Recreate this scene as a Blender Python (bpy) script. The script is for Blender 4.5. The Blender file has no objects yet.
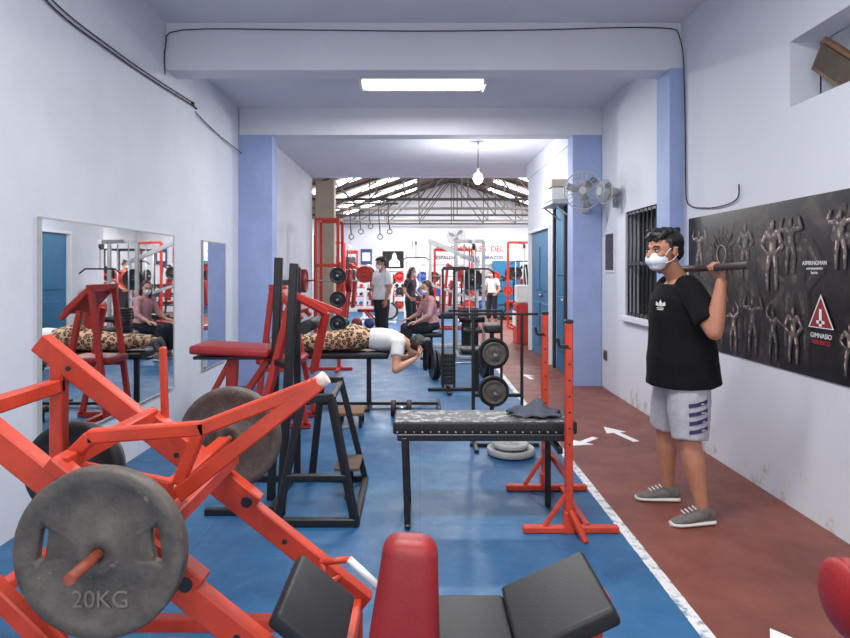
import bpy, bmesh, math, random
from mathutils import Vector as V, Matrix
from mathutils.bvhtree import BVHTree
random.seed(7)
SC=bpy.context.scene
X=V((1,0,0));Y=V((0,1,0));Z=V((0,0,1))
def s2l(c):
    c=c/255.0
    return c/12.92 if c<=0.04045 else ((c+0.055)/1.055)**2.4
def col(r,g,b): return (s2l(r),s2l(g),s2l(b),1)
MATS={}
def mat(name,rgb,rough=.5,metal=0,var=0,scale=6,bump=0,bscale=80,emit=0,spec=.5,coat=0,chip=None):
    if name in MATS: return MATS[name]
    m=bpy.data.materials.new(name); m.use_nodes=True
    nt=m.node_tree; N=nt.nodes; L=nt.links; p=N['Principled BSDF']
    c=col(*rgb)
    p.inputs['Base Color'].default_value=c
    p.inputs['Roughness'].default_value=rough
    p.inputs['Metallic'].default_value=metal
    p.inputs['Specular IOR Level'].default_value=spec
    if coat: p.inputs['Coat Weight'].default_value=coat
    geo=N.new('ShaderNodeNewGeometry')
    if var:
        n=N.new('ShaderNodeTexNoise'); n.inputs['Scale'].default_value=scale; n.inputs['Detail'].default_value=5
        n.inputs['Roughness'].default_value=.65
        L.new(geo.outputs['Position'],n.inputs['Vector'])
        r=N.new('ShaderNodeValToRGB')
        r.color_ramp.elements[0].position=.33; r.color_ramp.elements[1].position=.67
        r.color_ramp.elements[0].color=(c[0]*(1-var),c[1]*(1-var),c[2]*(1-var),1)
        r.color_ramp.elements[1].color=(min(1,c[0]*(1+var*.6)),min(1,c[1]*(1+var*.6)),min(1,c[2]*(1+var*.6)),1)
        L.new(n.outputs['Fac'],r.inputs['Fac']); out=r.outputs['Color']
        if chip:
            n3=N.new('ShaderNodeTexNoise'); n3.inputs['Scale'].default_value=chip[1]; n3.inputs['Detail'].default_value=9; n3.inputs['Roughness'].default_value=.75
            L.new(geo.outputs['Position'],n3.inputs['Vector'])
            r3=N.new('ShaderNodeValToRGB'); r3.color_ramp.elements[0].position=chip[2]; r3.color_ramp.elements[0].color=(0,0,0,1); r3.color_ramp.elements[1].position=chip[2]+.03; r3.color_ramp.elements[1].color=(1,1,1,1)
            L.new(n3.outputs['Fac'],r3.inputs['Fac'])
            mx=N.new('ShaderNodeMixRGB'); L.new(r3.outputs['Color'],mx.inputs[0]); L.new(out,mx.inputs[1]); mx.inputs[2].default_value=col(*chip[0]); out=mx.outputs[0]
        L.new(out,p.inputs['Base Color'])
    if bump:
        n2=N.new('ShaderNodeTexNoise'); n2.inputs['Scale'].default_value=bscale; n2.inputs['Detail'].default_value=4
        L.new(geo.outputs['Position'],n2.inputs['Vector'])
        b=N.new('ShaderNodeBump'); b.inputs['Strength'].default_value=bump; b.inputs['Distance'].default_value=.01
        L.new(n2.outputs['Fac'],b.inputs['Height']); L.new(b.outputs['Normal'],p.inputs['Normal'])
    if emit:
        p.inputs['Emission Color'].default_value=c; p.inputs['Emission Strength'].default_value=emit
    MATS[name]=m; return m

# ---------- generic mesh builder ----------
def frame(d,up=Z):
    d=d.normalized(); s=d.cross(up)
    if s.length<1e-3: s=d.cross(Y)
    if s.length<1e-3: s=X.copy()
    s.normalize(); u=s.cross(d).normalized()
    return s,u,d
def mat3(a,b,c): return Matrix((( a.x,b.x,c.x,0),(a.y,b.y,c.y,0),(a.z,b.z,c.z,0),(0,0,0,1)))
def rotm(rx=0,ry=0,rz=0):
    return Matrix.Rotation(math.radians(rz),4,'Z')@Matrix.Rotation(math.radians(ry),4,'Y')@Matrix.Rotation(math.radians(rx),4,'X')
class B:
    def __init__(s): s.bm=bmesh.new(); s.mats=[]
    def mi(s,m):
        if m not in s.mats: s.mats.append(m)
        return s.mats.index(m)
    def _fin(s,verts,m,smooth):
        fs=set(f for v in verts for f in v.link_faces); i=s.mi(m)
        for f in fs: f.material_index=i; f.smooth=smooth
        return fs
    def box(s,c,size,m,rot=None,bev=.004,seg=1,taper=None):
        M=Matrix.Translation(V(c))@(rot if rot else Matrix.Identity(4))@Matrix.Diagonal((size[0],size[1],size[2],1))
        if taper is None:
            vs=bmesh.ops.create_cube(s.bm,size=1,matrix=M)['verts']
        else:
            vs=bmesh.ops.create_cube(s.bm,size=1)['verts']
            for v in vs:
                if v.co.z>0: v.co.x*=taper; v.co.y*=taper
                v.co=M@v.co
        s._fin(vs,m,seg>1)
        bev=min(bev,min(size)*.45)
        if bev>0:
            es=list(set(e for v in vs for e in v.link_edges))
            r=bmesh.ops.bevel(s.bm,geom=es,offset=bev,segments=seg,profile=.5,affect='EDGES')
            i=s.mi(m)
            for f in r['faces']: f.material_index=i; f.smooth=seg>1
    def beam(s,p1,p2,w,h,m,up=Z,bev=.005):
        p1=V(p1);p2=V(p2); a,b,d=frame(p2-p1,up)
        s.box((p1+p2)/2,(w,h,(p2-p1).length),m,mat3(a,b,d),bev,1)
    def pad(s,c,size,m,rot=None,bev=.025,taper=None): s.box(c,size,m,rot,bev,4,taper)
    def cyl(s,p1,p2,r,m,r2=None,seg=20):
        p1=V(p1);p2=V(p2); a,b,d=frame(p2-p1)
        M=Matrix.Translation((p1+p2)/2)@mat3(a,b,d)
        vs=bmesh.ops.create_cone(s.bm,cap_ends=True,segments=seg,radius1=r,radius2=r if r2 is None else r2,depth=(p2-p1).length,matrix=M)['verts']
        for f in s._fin(vs,m,True):
            if len(f.verts)>4: f.smooth=False
    def sph(s,c,r,m,rot=None,seg=16):
        if not hasattr(r,'__len__'): r=(r,r,r)
        M=Matrix.Translation(V(c))@(rot if rot else Matrix.Identity(4))@Matrix.Diagonal((r[0],r[1],r[2],1))
        vs=bmesh.ops.create_uvsphere(s.bm,u_segments=seg,v_segments=max(6,seg//2),radius=1,matrix=M)['verts']
        s._fin(vs,m,True)
    def tube(s,pts,r,m,seg=12):
        pts=[V(p) for p in pts]
        for i in range(len(pts)-1): s.cyl(pts[i],pts[i+1],r,m,seg=seg)
        for p in pts[1:-1]: s.sph(p,r,m,seg=seg)
    def curve(s,pts,r,m,n=24,seg=8):
        pts=[V(p) for p in pts]; out=[]
        P=[pts[0]]+pts+[pts[-1]]
        k=max(2,n//(len(pts)-1))
        for i in range(1,len(P)-2):
            for j in range(k):
                t=j/k; a,b,c,d=P[i-1],P[i],P[i+1],P[i+2]
                out.append(.5*((2*b)+(c-a)*t+(2*a-5*b+4*c-d)*t*t+(3*b-a-3*c+d)*t**3))
        out.append(pts[-1]); s.tube(out,r,m,seg)
    def lathe(s,c,axis,prof,m,seg=40,closed=True):
        c=V(c); a,b,d=frame(V(axis)); rings=[]
        for r,h in prof:
            rings.append([s.bm.verts.new(c+d*h+(a*math.cos(2*math.pi*k/seg)+b*math.sin(2*math.pi*k/seg))*r) for k in range(seg)])
        n=len(rings); i=s.mi(m)
        for q in range(n if closed else n-1):
            A=rings[q];Bq=rings[(q+1)%n]
            for k in range(seg):
                f=s.bm.faces.new((A[k],A[(k+1)%seg],Bq[(k+1)%seg],Bq[k])); f.material_index=i; f.smooth=True
    def torus(s,c,axis,R,r,m,seg=36,n=8):
        s.lathe(c,axis,[(R+r*math.cos(2*math.pi*k/n),r*math.sin(2*math.pi*k/n)) for k in range(n)],m,seg)
    def plate(s,c,axis,R,m,t=.04):
        s.lathe(c,axis,[(.014,-t*.42),(.035,-t*.5),(.052,-t*.48),(.058,-t*.28),(R*.80,-t*.26),(R*.85,-t*.47),(R*.97,-t*.5),(R,-t*.38),
            (R,t*.38),(R*.97,t*.5),(R*.85,t*.47),(R*.80,t*.26),(.058,t*.28),(.052,t*.48),(.035,t*.5),(.014,t*.42)],m,48)
    def prism(s,pts,ext,m):
        ext=V(ext); i=s.mi(m)
        a=[s.bm.verts.new(V(p)) for p in pts]; b=[s.bm.verts.new(V(p)+ext) for p in pts]
        fs=[s.bm.faces.new(a),s.bm.faces.new(b[::-1])]
        for k in range(len(a)): fs.append(s.bm.faces.new((a[k],b[k],b[(k+1)%len(a)],a[(k+1)%len(a)])))
        for f in fs: f.material_index=i
    def obj(s,name,parent=None):
        bmesh.ops.recalc_face_normals(s.bm,faces=s.bm.faces)
        me=bpy.data.meshes.new(name); s.bm.to_mesh(me); s.bm.free()
        for m in s.mats: me.materials.append(m)
        o=bpy.data.objects.new(name,me); SC.collection.objects.link(o)
        if parent: o.parent=parent
        return o
def empty(name,loc=(0,0,0)):
    e=bpy.data.objects.new(name,None); SC.collection.objects.link(e); e.empty_display_size=.1
    return e
FONT_M={'y':mat3(X,Z,-Y),'x':mat3(-Y,Z,-X)}
def text(body,size,loc,face,m,parent=None,name='lettering',ext=.002,align='CENTER'):
    cu=bpy.data.curves.new(name,'FONT'); cu.body=body; cu.size=size; cu.extrude=ext; cu.align_x=align; cu.align_y='CENTER'
    o=bpy.data.objects.new(name,cu); SC.collection.objects.link(o)
    o.matrix_world=Matrix.Translation(V(loc))@(FONT_M[face] if isinstance(face,str) else face)
    bpy.context.view_layer.update()
    me=bpy.data.meshes.new_from_object(o.evaluated_get(bpy.context.evaluated_depsgraph_get()))
    M=o.matrix_world.copy(); bpy.data.objects.remove(o)
    me.transform(M); me.materials.clear(); me.materials.append(m)
    o=bpy.data.objects.new(name,me); SC.collection.objects.link(o)
    if parent: o.parent=parent
    return o
def decal(target,origin,direction,right,up,polys,m,name,parent,th=.003):
    """flat print following the cloth surface"""
    me=target.data; bv=BVHTree.FromPolygons([v.co for v in me.vertices],[tuple(p.vertices) for p in me.polygons])
    o=V(origin); d=V(direction).normalized(); r=V(right).normalized(); u=V(up).normalized()
    bm=bmesh.new()
    for poly in polys:
        vs=[]
        for (a,c) in poly:
            h=bv.ray_cast(o+r*a+u*c,d)
            if h[0] is None: break
            vs.append(bm.verts.new(h[0]-d*th))
        if len(vs)==len(poly) and len(vs)>2: bm.faces.new(vs)
    me2=bpy.data.meshes.new(name); bm.to_mesh(me2); bm.free(); me2.materials.append(m)
    ob=bpy.data.objects.new(name,me2); SC.collection.objects.link(ob); ob.parent=parent
    return ob

# ---------- materials ----------
WALL=mat('wall_paint',(210,214,223),.75,var=.06,scale=1.3,bump=.12,bscale=25)
CEIL=mat('ceiling_paint',(214,216,224),.8,var=.05,scale=1.0)
BLUEP=mat('blue_pillar_paint',(152,168,210),.6,var=.1,scale=3)
RED=mat('red_enamel',(198,62,36),.45,var=.2,scale=9,coat=.06,chip=((112,58,42),22,.65))
RED2=mat('dark_red_enamel',(182,46,36),.45,var=.16,scale=7)
BLK=mat('black_enamel',(24,25,28),.42,var=.3,scale=15)
BLKV=mat('black_vinyl',(25,26,29),.52,var=.35,scale=6,bump=.12,bscale=180)
REDV=mat('red_vinyl',(150,30,32),.48,var=.2,scale=6,bump=.12,bscale=120)
IRON=mat('cast_iron',(92,85,79),.6,metal=.15,var=.32,scale=20,bump=.3,bscale=70,chip=((134,124,114),30,.63))
IRON2=mat('dark_iron',(45,45,48),.5,metal=.3,var=.25,scale=14)
STEEL=mat('steel',(170,172,176),.3,metal=.9)
RUST=mat('rusted_peg',(150,72,48),.6,var=.35,scale=20)
WHITEP=mat('white_plastic',(226,226,224),.4)
GREYM=mat('grey_enamel',(170,172,172),.4,var=.1)
DOORB=mat('blue_door_paint',(26,108,152),.5,var=.1,scale=4)
DARK=mat('dark_interior',(16,17,20),.7)
WOOD=mat('wood',(122,84,52),.6,var=.3,scale=14)
TAN=mat('tan_plaster',(176,160,138),.8,var=.1,scale=3)
WORN=mat('worn_vinyl',(62,64,68),.5,var=.4,scale=9,bump=.2,bscale=60,chip=((158,160,160),16,.52))
TUBE=mat('lamp_glow',(255,252,246),.3,emit=9)
DIFF=mat('lamp_diffuser',(255,246,226),.4,emit=2.2)
CABLE=mat('cable_black',(30,30,32),.6)
MIRR=mat('mirror_glass',(232,234,234),.015,metal=1)
SIGNW=mat('sign_white',(232,232,232),.6)
SIGNR=mat('sign_red',(190,36,40),.6)
SIGNB=mat('sign_blue',(50,60,120),.6)

# ---------- floor material ----------
def floor_mat():
    m=bpy.data.materials.new('painted_floor'); m.use_nodes=True; nt=m.node_tree;N=nt.nodes;L=nt.links;p=N['Principled BSDF']
    geo=N.new('ShaderNodeNewGeometry'); sep=N.new('ShaderNodeSeparateXYZ'); L.new(geo.outputs['Position'],sep.inputs[0])
    def noise(sc,d=6,r=.6,vec=None):
        n=N.new('ShaderNodeTexNoise'); n.inputs['Scale'].default_value=sc;n.inputs['Detail'].default_value=d;n.inputs['Roughness'].default_value=r
        L.new(geo.outputs['Position'],n.inputs['Vector']); return n.outputs['Fac']
    def ramp(f,p0,c0,p1,c1):
        r=N.new('ShaderNodeValToRGB'); e=r.color_ramp.elements; e[0].position=p0;e[0].color=c0;e[1].position=p1;e[1].color=c1
        L.new(f,r.inputs['Fac']); return r.outputs['Color']
    def mth(op,a,b):
        q=N.new('ShaderNodeMath'); q.operation=op
        for i,v in enumerate((a,b)):
            if hasattr(v,'default_value'): L.new(v,q.inputs[i])
            else: q.inputs[i].default_value=v
        return q.outputs[0]
    def mix(f,a,b,mode='MIX'):
        q=N.new('ShaderNodeMixRGB'); q.blend_type=mode
        for i,v in ((0,f),(1,a),(2,b)):
            if hasattr(v,'default_value'): L.new(v,q.inputs[i])
            else: q.inputs[i].default_value=v
        return q.outputs[0]
    blue=ramp(noise(1.6),.32,col(28,80,124),.68,col(48,106,150))
    scuff=ramp(noise(9,10,.8),.54,(0,0,0,1),.78,(.45,.45,.45,1))
    blue=mix(scuff,blue,col(118,148,174))
    stain=ramp(noise(3.1,8,.7),.56,(0,0,0,1),.72,(.4,.4,.4,1))
    blue=mix(stain,blue,col(26,62,96))
    jx=mth('LESS_THAN',mth('PINGPONG',sep.outputs[1],.6),.006)
    jy=mth('LESS_THAN',mth('PINGPONG',sep.outputs[0],.6),.006)
    j=mth('MULTIPLY',mth('MAXIMUM',jx,jy),.35)
    blue=mix(j,blue,col(14,50,96))
    red=ramp(noise(2.2),.3,col(106,56,47),.7,col(134,76,63))
    red=mix(ramp(noise(14,8,.75),.6,(0,0,0,1),.8,(.4,.4,.4,1)),red,col(160,120,105))
    xn=mth('ADD',sep.outputs[0],mth('MULTIPLY',mth('SUBTRACT',noise(12),.5),.012))
    isred=mth('GREATER_THAN',xn,1.19)
    stripe=mth('MULTIPLY',mth('GREATER_THAN',xn,1.135),mth('LESS_THAN',xn,1.192))
    wear=ramp(noise(18,6,.7),.38,(.25,.25,.25,1),.5,(1,1,1,1))
    c=mix(isred,blue,red)
    c=mix(mth('MULTIPLY',stripe,wear),c,col(222,222,222))
    L.new(c,p.inputs['Base Color'])
    rr=ramp(noise(5),.3,(.38,.38,.38,1),.7,(.6,.6,.6,1)); L.new(rr,p.inputs['Roughness'])
    b=N.new('ShaderNodeBump'); b.inputs['Strength'].default_value=.08; b.inputs['Distance'].default_value=.01
    L.new(noise(60),b.inputs['Height']); L.new(b.outputs['Normal'],p.inputs['Normal'])
    return m
FLOOR=floor_mat()
def rightwall_mat():
    m=bpy.data.materials.new('flaking_wall_paint'); m.use_nodes=True; nt=m.node_tree;N=nt.nodes;L=nt.links;p=N['Principled BSDF']
    geo=N.new('ShaderNodeNewGeometry'); sep=N.new('ShaderNodeSeparateXYZ'); L.new(geo.outputs['Position'],sep.inputs[0])
    n=N.new('ShaderNodeTexNoise'); n.inputs['Scale'].default_value=3.2; n.inputs['Detail'].default_value=9;n.inputs['Roughness'].default_value=.72
    L.new(geo.outputs['Position'],n.inputs['Vector'])
    mr=N.new('ShaderNodeMapRange'); mr.inputs[1].default_value=0; mr.inputs[2].default_value=.5; mr.inputs[3].default_value=.09; mr.inputs[4].default_value=-.10
    L.new(sep.outputs[2],mr.inputs[0])
    a=N.new('ShaderNodeMath'); L.new(n.outputs['Fac'],a.inputs[0]); L.new(mr.outputs[0],a.inputs[1])
    r=N.new('ShaderNodeValToRGB'); e=r.color_ramp.elements; e[0].position=.60;e[0].color=col(210,213,222);e[1].position=.68;e[1].color=col(180,177,175)
    L.new(a.outputs[0],r.inputs['Fac']); L.new(r.outputs['Color'],p.inputs['Base Color']); p.inputs['Roughness'].default_value=.75
    b=N.new('ShaderNodeBump'); b.inputs['Strength'].default_value=.25; b.inputs['Distance'].default_value=.01
    L.new(n.outputs['Fac'],b.inputs['Height']); L.new(b.outputs['Normal'],p.inputs['Normal'])
    return m
WALLR=rightwall_mat()

# ---------- room shell ----------
XL=-2.25; XR=2.32
def walls(name,axis,pos,th,u0,u1,z0,z1,holes,m):
    b=B(); us=sorted(set([u0,u1]+[h[0] for h in holes]+[h[1] for h in holes])); zs=sorted(set([z0,z1]+[h[2] for h in holes]+[h[3] for h in holes]))
    for i in range(len(us)-1):
        for j in range(len(zs)-1):
            cu=(us[i]+us[i+1])/2; cz=(zs[j]+zs[j+1])/2
            if any(h[0]<cu<h[1] and h[2]<cz<h[3] for h in holes): continue
            du=us[i+1]-us[i]; dz=zs[j+1]-zs[j]
            if axis=='x': b.box((pos+th/2,cu,cz),(abs(th),du,dz),m,bev=0)
            else: b.box((cu,pos+th/2,cz),(du,abs(th),dz),m,bev=0)
    return b.obj(name)
b=B(); b.box((0,9.5,-.05),(14,27,.1),FLOOR,bev=0); b.obj('floor')
walls('wall_left','x',XL,-.20,-3,6.2,0,3.7,[],WALL)
walls('wall_left_recess','x',XL-.06,-.14,6.2,13.3,0,3.7,[],WALL)
walls('wall_right','x',XR,.2,-3,8.1,0,3.7,[(2.4,3.89,2.50,2.91),(5.75,7.0,.97,2.13)],WALLR)
walls('wall_right_inner','x',2.06,.2,8.1,11.8,0,3.5,[(8.7,9.35,0,2.5),(9.75,11.5,0,2.15)],WALL)
walls('wall_right_passage','x',XR,.15,11.8,13.3,0,3.5,[],WALL)
walls('wall_front','y',-3,-.15,-2.4,2.5,0,3.7,[(-1.9,1.9,0,3.2)],WALL)  # unseen wall; its wide opening is added to let sky light in
b=B(); b.box((0,1.25,3.72),(4.9,8.5,.1),CEIL,bev=0); b.box((0,6.75,3.60),(4.9,2.4,.1),CEIL,bev=0); b.box((0,10.7,3.52),(4.9,5.3,.1),CEIL,bev=0); b.obj('ceiling')
b=B(); b.box((0.035,5.62,3.47),(4.57,.26,.44),CEIL); b.obj('ceiling_beam')
b=B(); b.box((0.01,8.02,3.38),(4.62,.26,.36),CEIL); b.obj('ceiling_beam')
b=B(); b.box((2.18,10.0,3.34),(.28,3.7,.28),CEIL); b.obj('ceiling_beam')
b=B(); b.box((2.26,5.60,1.63),(.13,.30,3.25),BLUEP); b.obj('pillar')
b=B(); b.box((-2.095,8.02,1.6),(.43,.26,3.2),BLUEP); b.obj('pillar')
b=B(); b.box((2.13,8.02,1.6),(.37,.26,3.2),BLUEP); b.obj('pillar')
b=B(); b.box((2.62,3.15,2.70),(.04,1.6,.5),WALL,bev=0); b.box((2.57,3.91,2.70),(.12,.04,.5),WALL,bev=0)
b.box((2.57,3.15,2.48),(.12,1.6,.04),WALL,bev=0); b.box((2.57,3.15,2.93),(.12,1.6,.04),WALL,bev=0); b.obj('wall_niche')
DWOOD=mat('dark_wood',(110,78,48),.5,var=.3,scale=14)
b=B(); b.box((2.43,3.60,2.665),(.03,.44,.20),DWOOD,rotm(38,0,0),.006); b.box((2.41,3.60,2.665),(.012,.37,.14),mat('faded_print',(70,56,40),.6,var=.3),rotm(38,0,0),.002); b.obj('wooden_picture_frame')
# window
b=B(); y0,y1,z0,z1=5.75,7.0,.97,2.13
b.box((2.49,(y0+y1)/2,(z0+z1)/2),(.02,y1-y0,z1-z0),DARK,bev=0)
FR=mat('window_frame',(40,44,52),.5)
for zz in (z0+.02,z1-.02,(z0+z1)/2): b.box((2.36,(y0+y1)/2,zz),(.04,y1-y0,.04),FR)
for i in range(11):
    yy=y0+.03+i*(y1-y0-.06)/10; b.cyl((2.345,yy,z0),(2.345,yy,z1),.011,FR,seg=8)
b.box((2.30,(y0+y1)/2,z0-.03),(.07,y1-y0+.1,.05),WALLR); b.obj('window_1')
b=B()
b.box((2.08,9.02,1.25),(.05,.60,2.48),DOORB); b.box((2.05,9.02,1.8),(.02,.42,.8),DOORB,bev=.008); b.box((2.05,9.02,.7),(.02,.42,.8),DOORB,bev=.008)
b.cyl((2.0,8.8,1.05),(2.06,8.8,1.05),.02,STEEL); b.obj('door_1')
b=B()
b.box((2.10,10.6,1.07),(.05,1.72,2.14),DOORB)
for yy in (10.2,11.0):
    for zz in (.55,1.5): b.box((2.07,yy,zz),(.02,.6,.75),DOORB,bev=.008)
b.cyl((2.02,10.55,1.05),(2.08,10.55,1.05),.025,STEEL); b.obj('door_2')
b=B(); b.box((2.04,8.68,1.27),(.05,.05,2.54),FR); b.box((2.04,9.40,1.27),(.05,.07,2.54),FR); b.box((2.04,9.04,2.52),(.05,.7,.05),FR); b.obj('trim_1')
b=B(); b.box((2.04,9.72,1.08),(.05,.05,2.17),WHITEP); b.box((2.04,11.52,1.08),(.05,.05,2.17),WHITEP); b.box((2.04,10.62,2.17),(.05,1.85,.05),WHITEP); b.obj('trim_2')
b=B(); b.box((XR-.012,7.72,.42),(.022,.10,.12),mat('socket_brown',(96,84,78),.6),bev=.004); b.box((XR-.025,7.72,.42),(.006,.05,.06),DARK,bev=.001); b.obj('wall_socket')
# ---------- hall ----------
HX0,HX1,HY0,HY1=-3.4,5.6,13.3,22.0
walls('wall_hall_left','x',HX0,-.15,HY0,HY1,0,3.1,[],WALL)
walls('wall_hall_right','x',HX1,.15,HY0,HY1,0,3.1,[],WALL)
RX=(HX0+HX1)/2; RZ=4.7
b=B()
b.prism([(HX0,HY1,0),(HX1,HY1,0),(HX1,HY1,3.1),(RX,HY1,RZ),(HX0,HY1,3.1)],(0,.15,0),WALL); b.obj('wall_back')
walls('wall_hall_front_left','y',HY0,-.15,HX0,XL-.20,0,3.1,[],TAN)
walls('wall_hall_front_right','y',HY0,-.15,XR+.15,HX1,0,3.1,[],WALL)
b=B(); b.prism([(HX0,HY0-.02,3.1),(-2.4,HY0-.02,3.1),(-2.4,HY0-.02,3.45),(2.5,HY0-.02,3.45),(2.5,HY0-.02,3.1),(HX1,HY0-.02,3.1),(RX,HY0-.02,RZ)],(0,-.12,0),WALL); b.obj('wall_hall_gable')
ROOF=mat('metal_roof',(122,104,90),.7,var=.3,scale=3)
SKY=mat('skylight_panel',(250,252,255),.5,emit=5)
b=B(); b.prism([(HX0-.2,HY0-.2,3.05),(RX,HY0-.2,RZ),(RX,HY0-.2,RZ+.06),(HX0-.2,HY0-.2,3.11)],(0,9.1,0),ROOF)
b.prism([(HX1+.2,HY0-.2,3.05),(RX,HY0-.2,RZ),(RX,HY0-.2,RZ+.06),(HX1+.2,HY0-.2,3.11)],(0,9.1,0),ROOF); b.obj('roof')
sl=(RZ-3.1)/(RX-HX0); th=math.atan(sl)
for yy in (14.8,16.9,18.9,20.7):
    for sgn in (-1,1):
        b=B()
        pts=[(RX+sgn*1.2,yy,RZ-1.2*sl-.05),(RX+sgn*3.7,yy,RZ-3.7*sl-.05),(RX+sgn*3.7,yy+.5,RZ-3.7*sl-.05),(RX+sgn*1.2,yy+.5,RZ-1.2*sl-.05)]
        b.prism(pts,(0,0,.02),SKY); o=b.obj('skylight')
        if yy in (14.8,18.9):
            la=bpy.data.lights.new('daylight','AREA'); la.shape='RECTANGLE'; la.size=2.5; la.size_y=.5; la.energy=215; la.color=(1,.975,.935)
            lo=bpy.data.objects.new('daylight',la); lo.location=(RX+sgn*2.45,yy+.25,RZ-2.45*sl-.08); lo.rotation_euler=(0,sgn*th,0); SC.collection.objects.link(lo); lo.parent=o
b=B(); TR=mat('truss_steel',(74,68,66),.6)
for yy in (14.2,16.3,18.3,20.3,21.7):
    b.beam((HX0,yy,3.1),(HX1,yy,3.1),.06,.06,TR)
    b.beam((HX0,yy,3.15),(RX,yy,RZ-.1),.06,.06,TR); b.beam((HX1,yy,3.15),(RX,yy,RZ-.1),.06,.06,TR)
    for k in range(1,8):
        xx=HX0+(HX1-HX0)*k/8; zz=RZ-.1-abs(xx-RX)*sl
        b.beam((xx,yy,3.1),(xx,yy,zz),.03,.03,TR)
        x2=xx+(HX1-HX0)/8*(1 if xx<RX else -1)
        if k!=4: b.beam((xx,yy,3.1),(x2,yy,RZ-.1-abs(x2-RX)*sl),.03,.03,TR)
for xx in (-2,-.5,.6,2,3.5): b.beam((xx,HY0,RZ-.06-abs(xx-RX)*sl),(xx,HY1,RZ-.06-abs(xx-RX)*sl),.05,.05,TR)
b.obj('roof_truss')
b=B(); b.box((-2.05,13.5,1.7),(.4,.3,3.4),TAN); b.obj('pillar')

# ---------- lamps ----------
def fixture(name,x,y,z,L=1.36,power=60,c=(1,.985,.96)):
    b=B(); b.box((x,y,z-.02),(L,.30,.04),WHITEP); b.box((x,y,z-.065),(L-.05,.26,.06),DIFF,bev=.02,seg=3)
    for dy in (-.06,.06): b.cyl((x-L/2+.08,y+dy,z-.098),(x+L/2-.08,y+dy,z-.098),.014,TUBE)
    for sx in (-1,1): b.box((x+sx*(L/2-.01),y,z-.065),(.03,.28,.08),WHITEP)
    o=b.obj(name)
    la=bpy.data.lights.new('tube_light','AREA'); la.shape='RECTANGLE'; la.size=L; la.size_y=.24; la.energy=power; la.color=c
    lo=bpy.data.objects.new('tube_light',la); lo.location=(x,y,z-.125); SC.collection.objects.link(lo); lo.parent=o
fixture('added_fill_fixture',0.03,6.70,3.55,1.34,80)
fixture('added_fill_fixture',0.0,2.4,3.67,1.3,90)  # unseen fixture above the frame, added to brighten the near bay
fixture('added_fill_fixture',0.0,-1.0,3.67,1.3,85)  # unseen fixture behind the camera, added as extra fill light
b=B(); b.cyl((.9,9.6,3.47),(.9,9.6,3.06),.006,CABLE,seg=8); b.cyl((.9,9.6,3.06),(.9,9.6,2.98),.022,WHITEP); b.sph((.9,9.6,2.9),(.075,.075,.09),mat('bulb_glow',(255,252,246),.3,emit=16)); o=b.obj('hanging_bulb')
la=bpy.data.lights.new('bulb_light','POINT'); la.energy=85; la.shadow_soft_size=.09; lo=bpy.data.objects.new('bulb_light',la); lo.location=(.9,9.6,2.76); SC.collection.objects.link(lo); lo.parent=o
w=bpy.data.worlds.new('World'); SC.world=w; w.use_nodes=True; w.node_tree.nodes['Background'].inputs[0].default_value=(.95,.975,1,1); w.node_tree.nodes['Background'].inputs[1].default_value=2.2

# ---------- mirrors ----------
def mirror(name,y0,y1,z0,z1,xl=XL):
    b=B(); b.box((xl+.012,(y0+y1)/2,(z0+z1)/2),(.016,y1-y0,z1-z0),MIRR,bev=.001)
    for zz in (z0,z1): b.box((xl+.012,(y0+y1)/2,zz),(.024,y1-y0+.02,.012),GREYM,bev=.001)
    for yy in (y0,y1): b.box((xl+.012,yy,(z0+z1)/2),(.024,.012,z1-z0),GREYM,bev=.001)
    b.obj(name)
mirror('wall_mirror',3.65,5.62,.42,1.79); mirror('wall_mirror',6.55,7.3,.42,1.79,XL-.06)

# ---------- cables ----------
b=B(); b.curve([(-2.235,3.0,3.40),(-2.235,3.67,3.10),(-2.235,4.5,3.06),(-2.235,5.3,3.07),(-2.235,6.18,3.10),(-2.28,6.26,3.09),(-2.29,7.0,3.02),(-2.26,7.86,2.96)],.006,CABLE,48)
b.curve([(-2.235,2.9,3.45),(-2.235,3.67,3.14),(-2.235,4.5,3.09),(-2.235,5.3,3.10),(-2.235,6.1,3.13)],.005,CABLE,30); b.box((-2.24,6.12,3.12),(.02,.05,.04),CABLE); b.obj('wall_cable')
b=B(); b.curve([(-2.235,5.44,3.2),(-2.235,5.45,3.45),(-2.1,5.475,3.60),(-1,5.475,3.60),(0,5.475,3.59),(1,5.475,3.60),(2.1,5.475,3.62),(2.28,5.43,3.5),(2.305,5.40,3.0),(2.305,5.38,2.3),(2.305,5.33,2.05),(2.305,5.0,1.98),(2.305,4.7,1.97),(2.305,4.5,2.0),(2.305,4.48,2.1)],.005,CABLE,60); b.obj('wall_cable')
b=B(); b.cyl((-1.85,8.4,3.33),(1.95,8.4,3.33),.015,GREYM); b.cyl((-1.85,8.4,3.33),(-1.85,8.4,3.47),.01,GREYM);b.cyl((1.95,8.4,3.33),(1.95,8.4,3.47),.01,GREYM); b.obj('ceiling_pipe')

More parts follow.
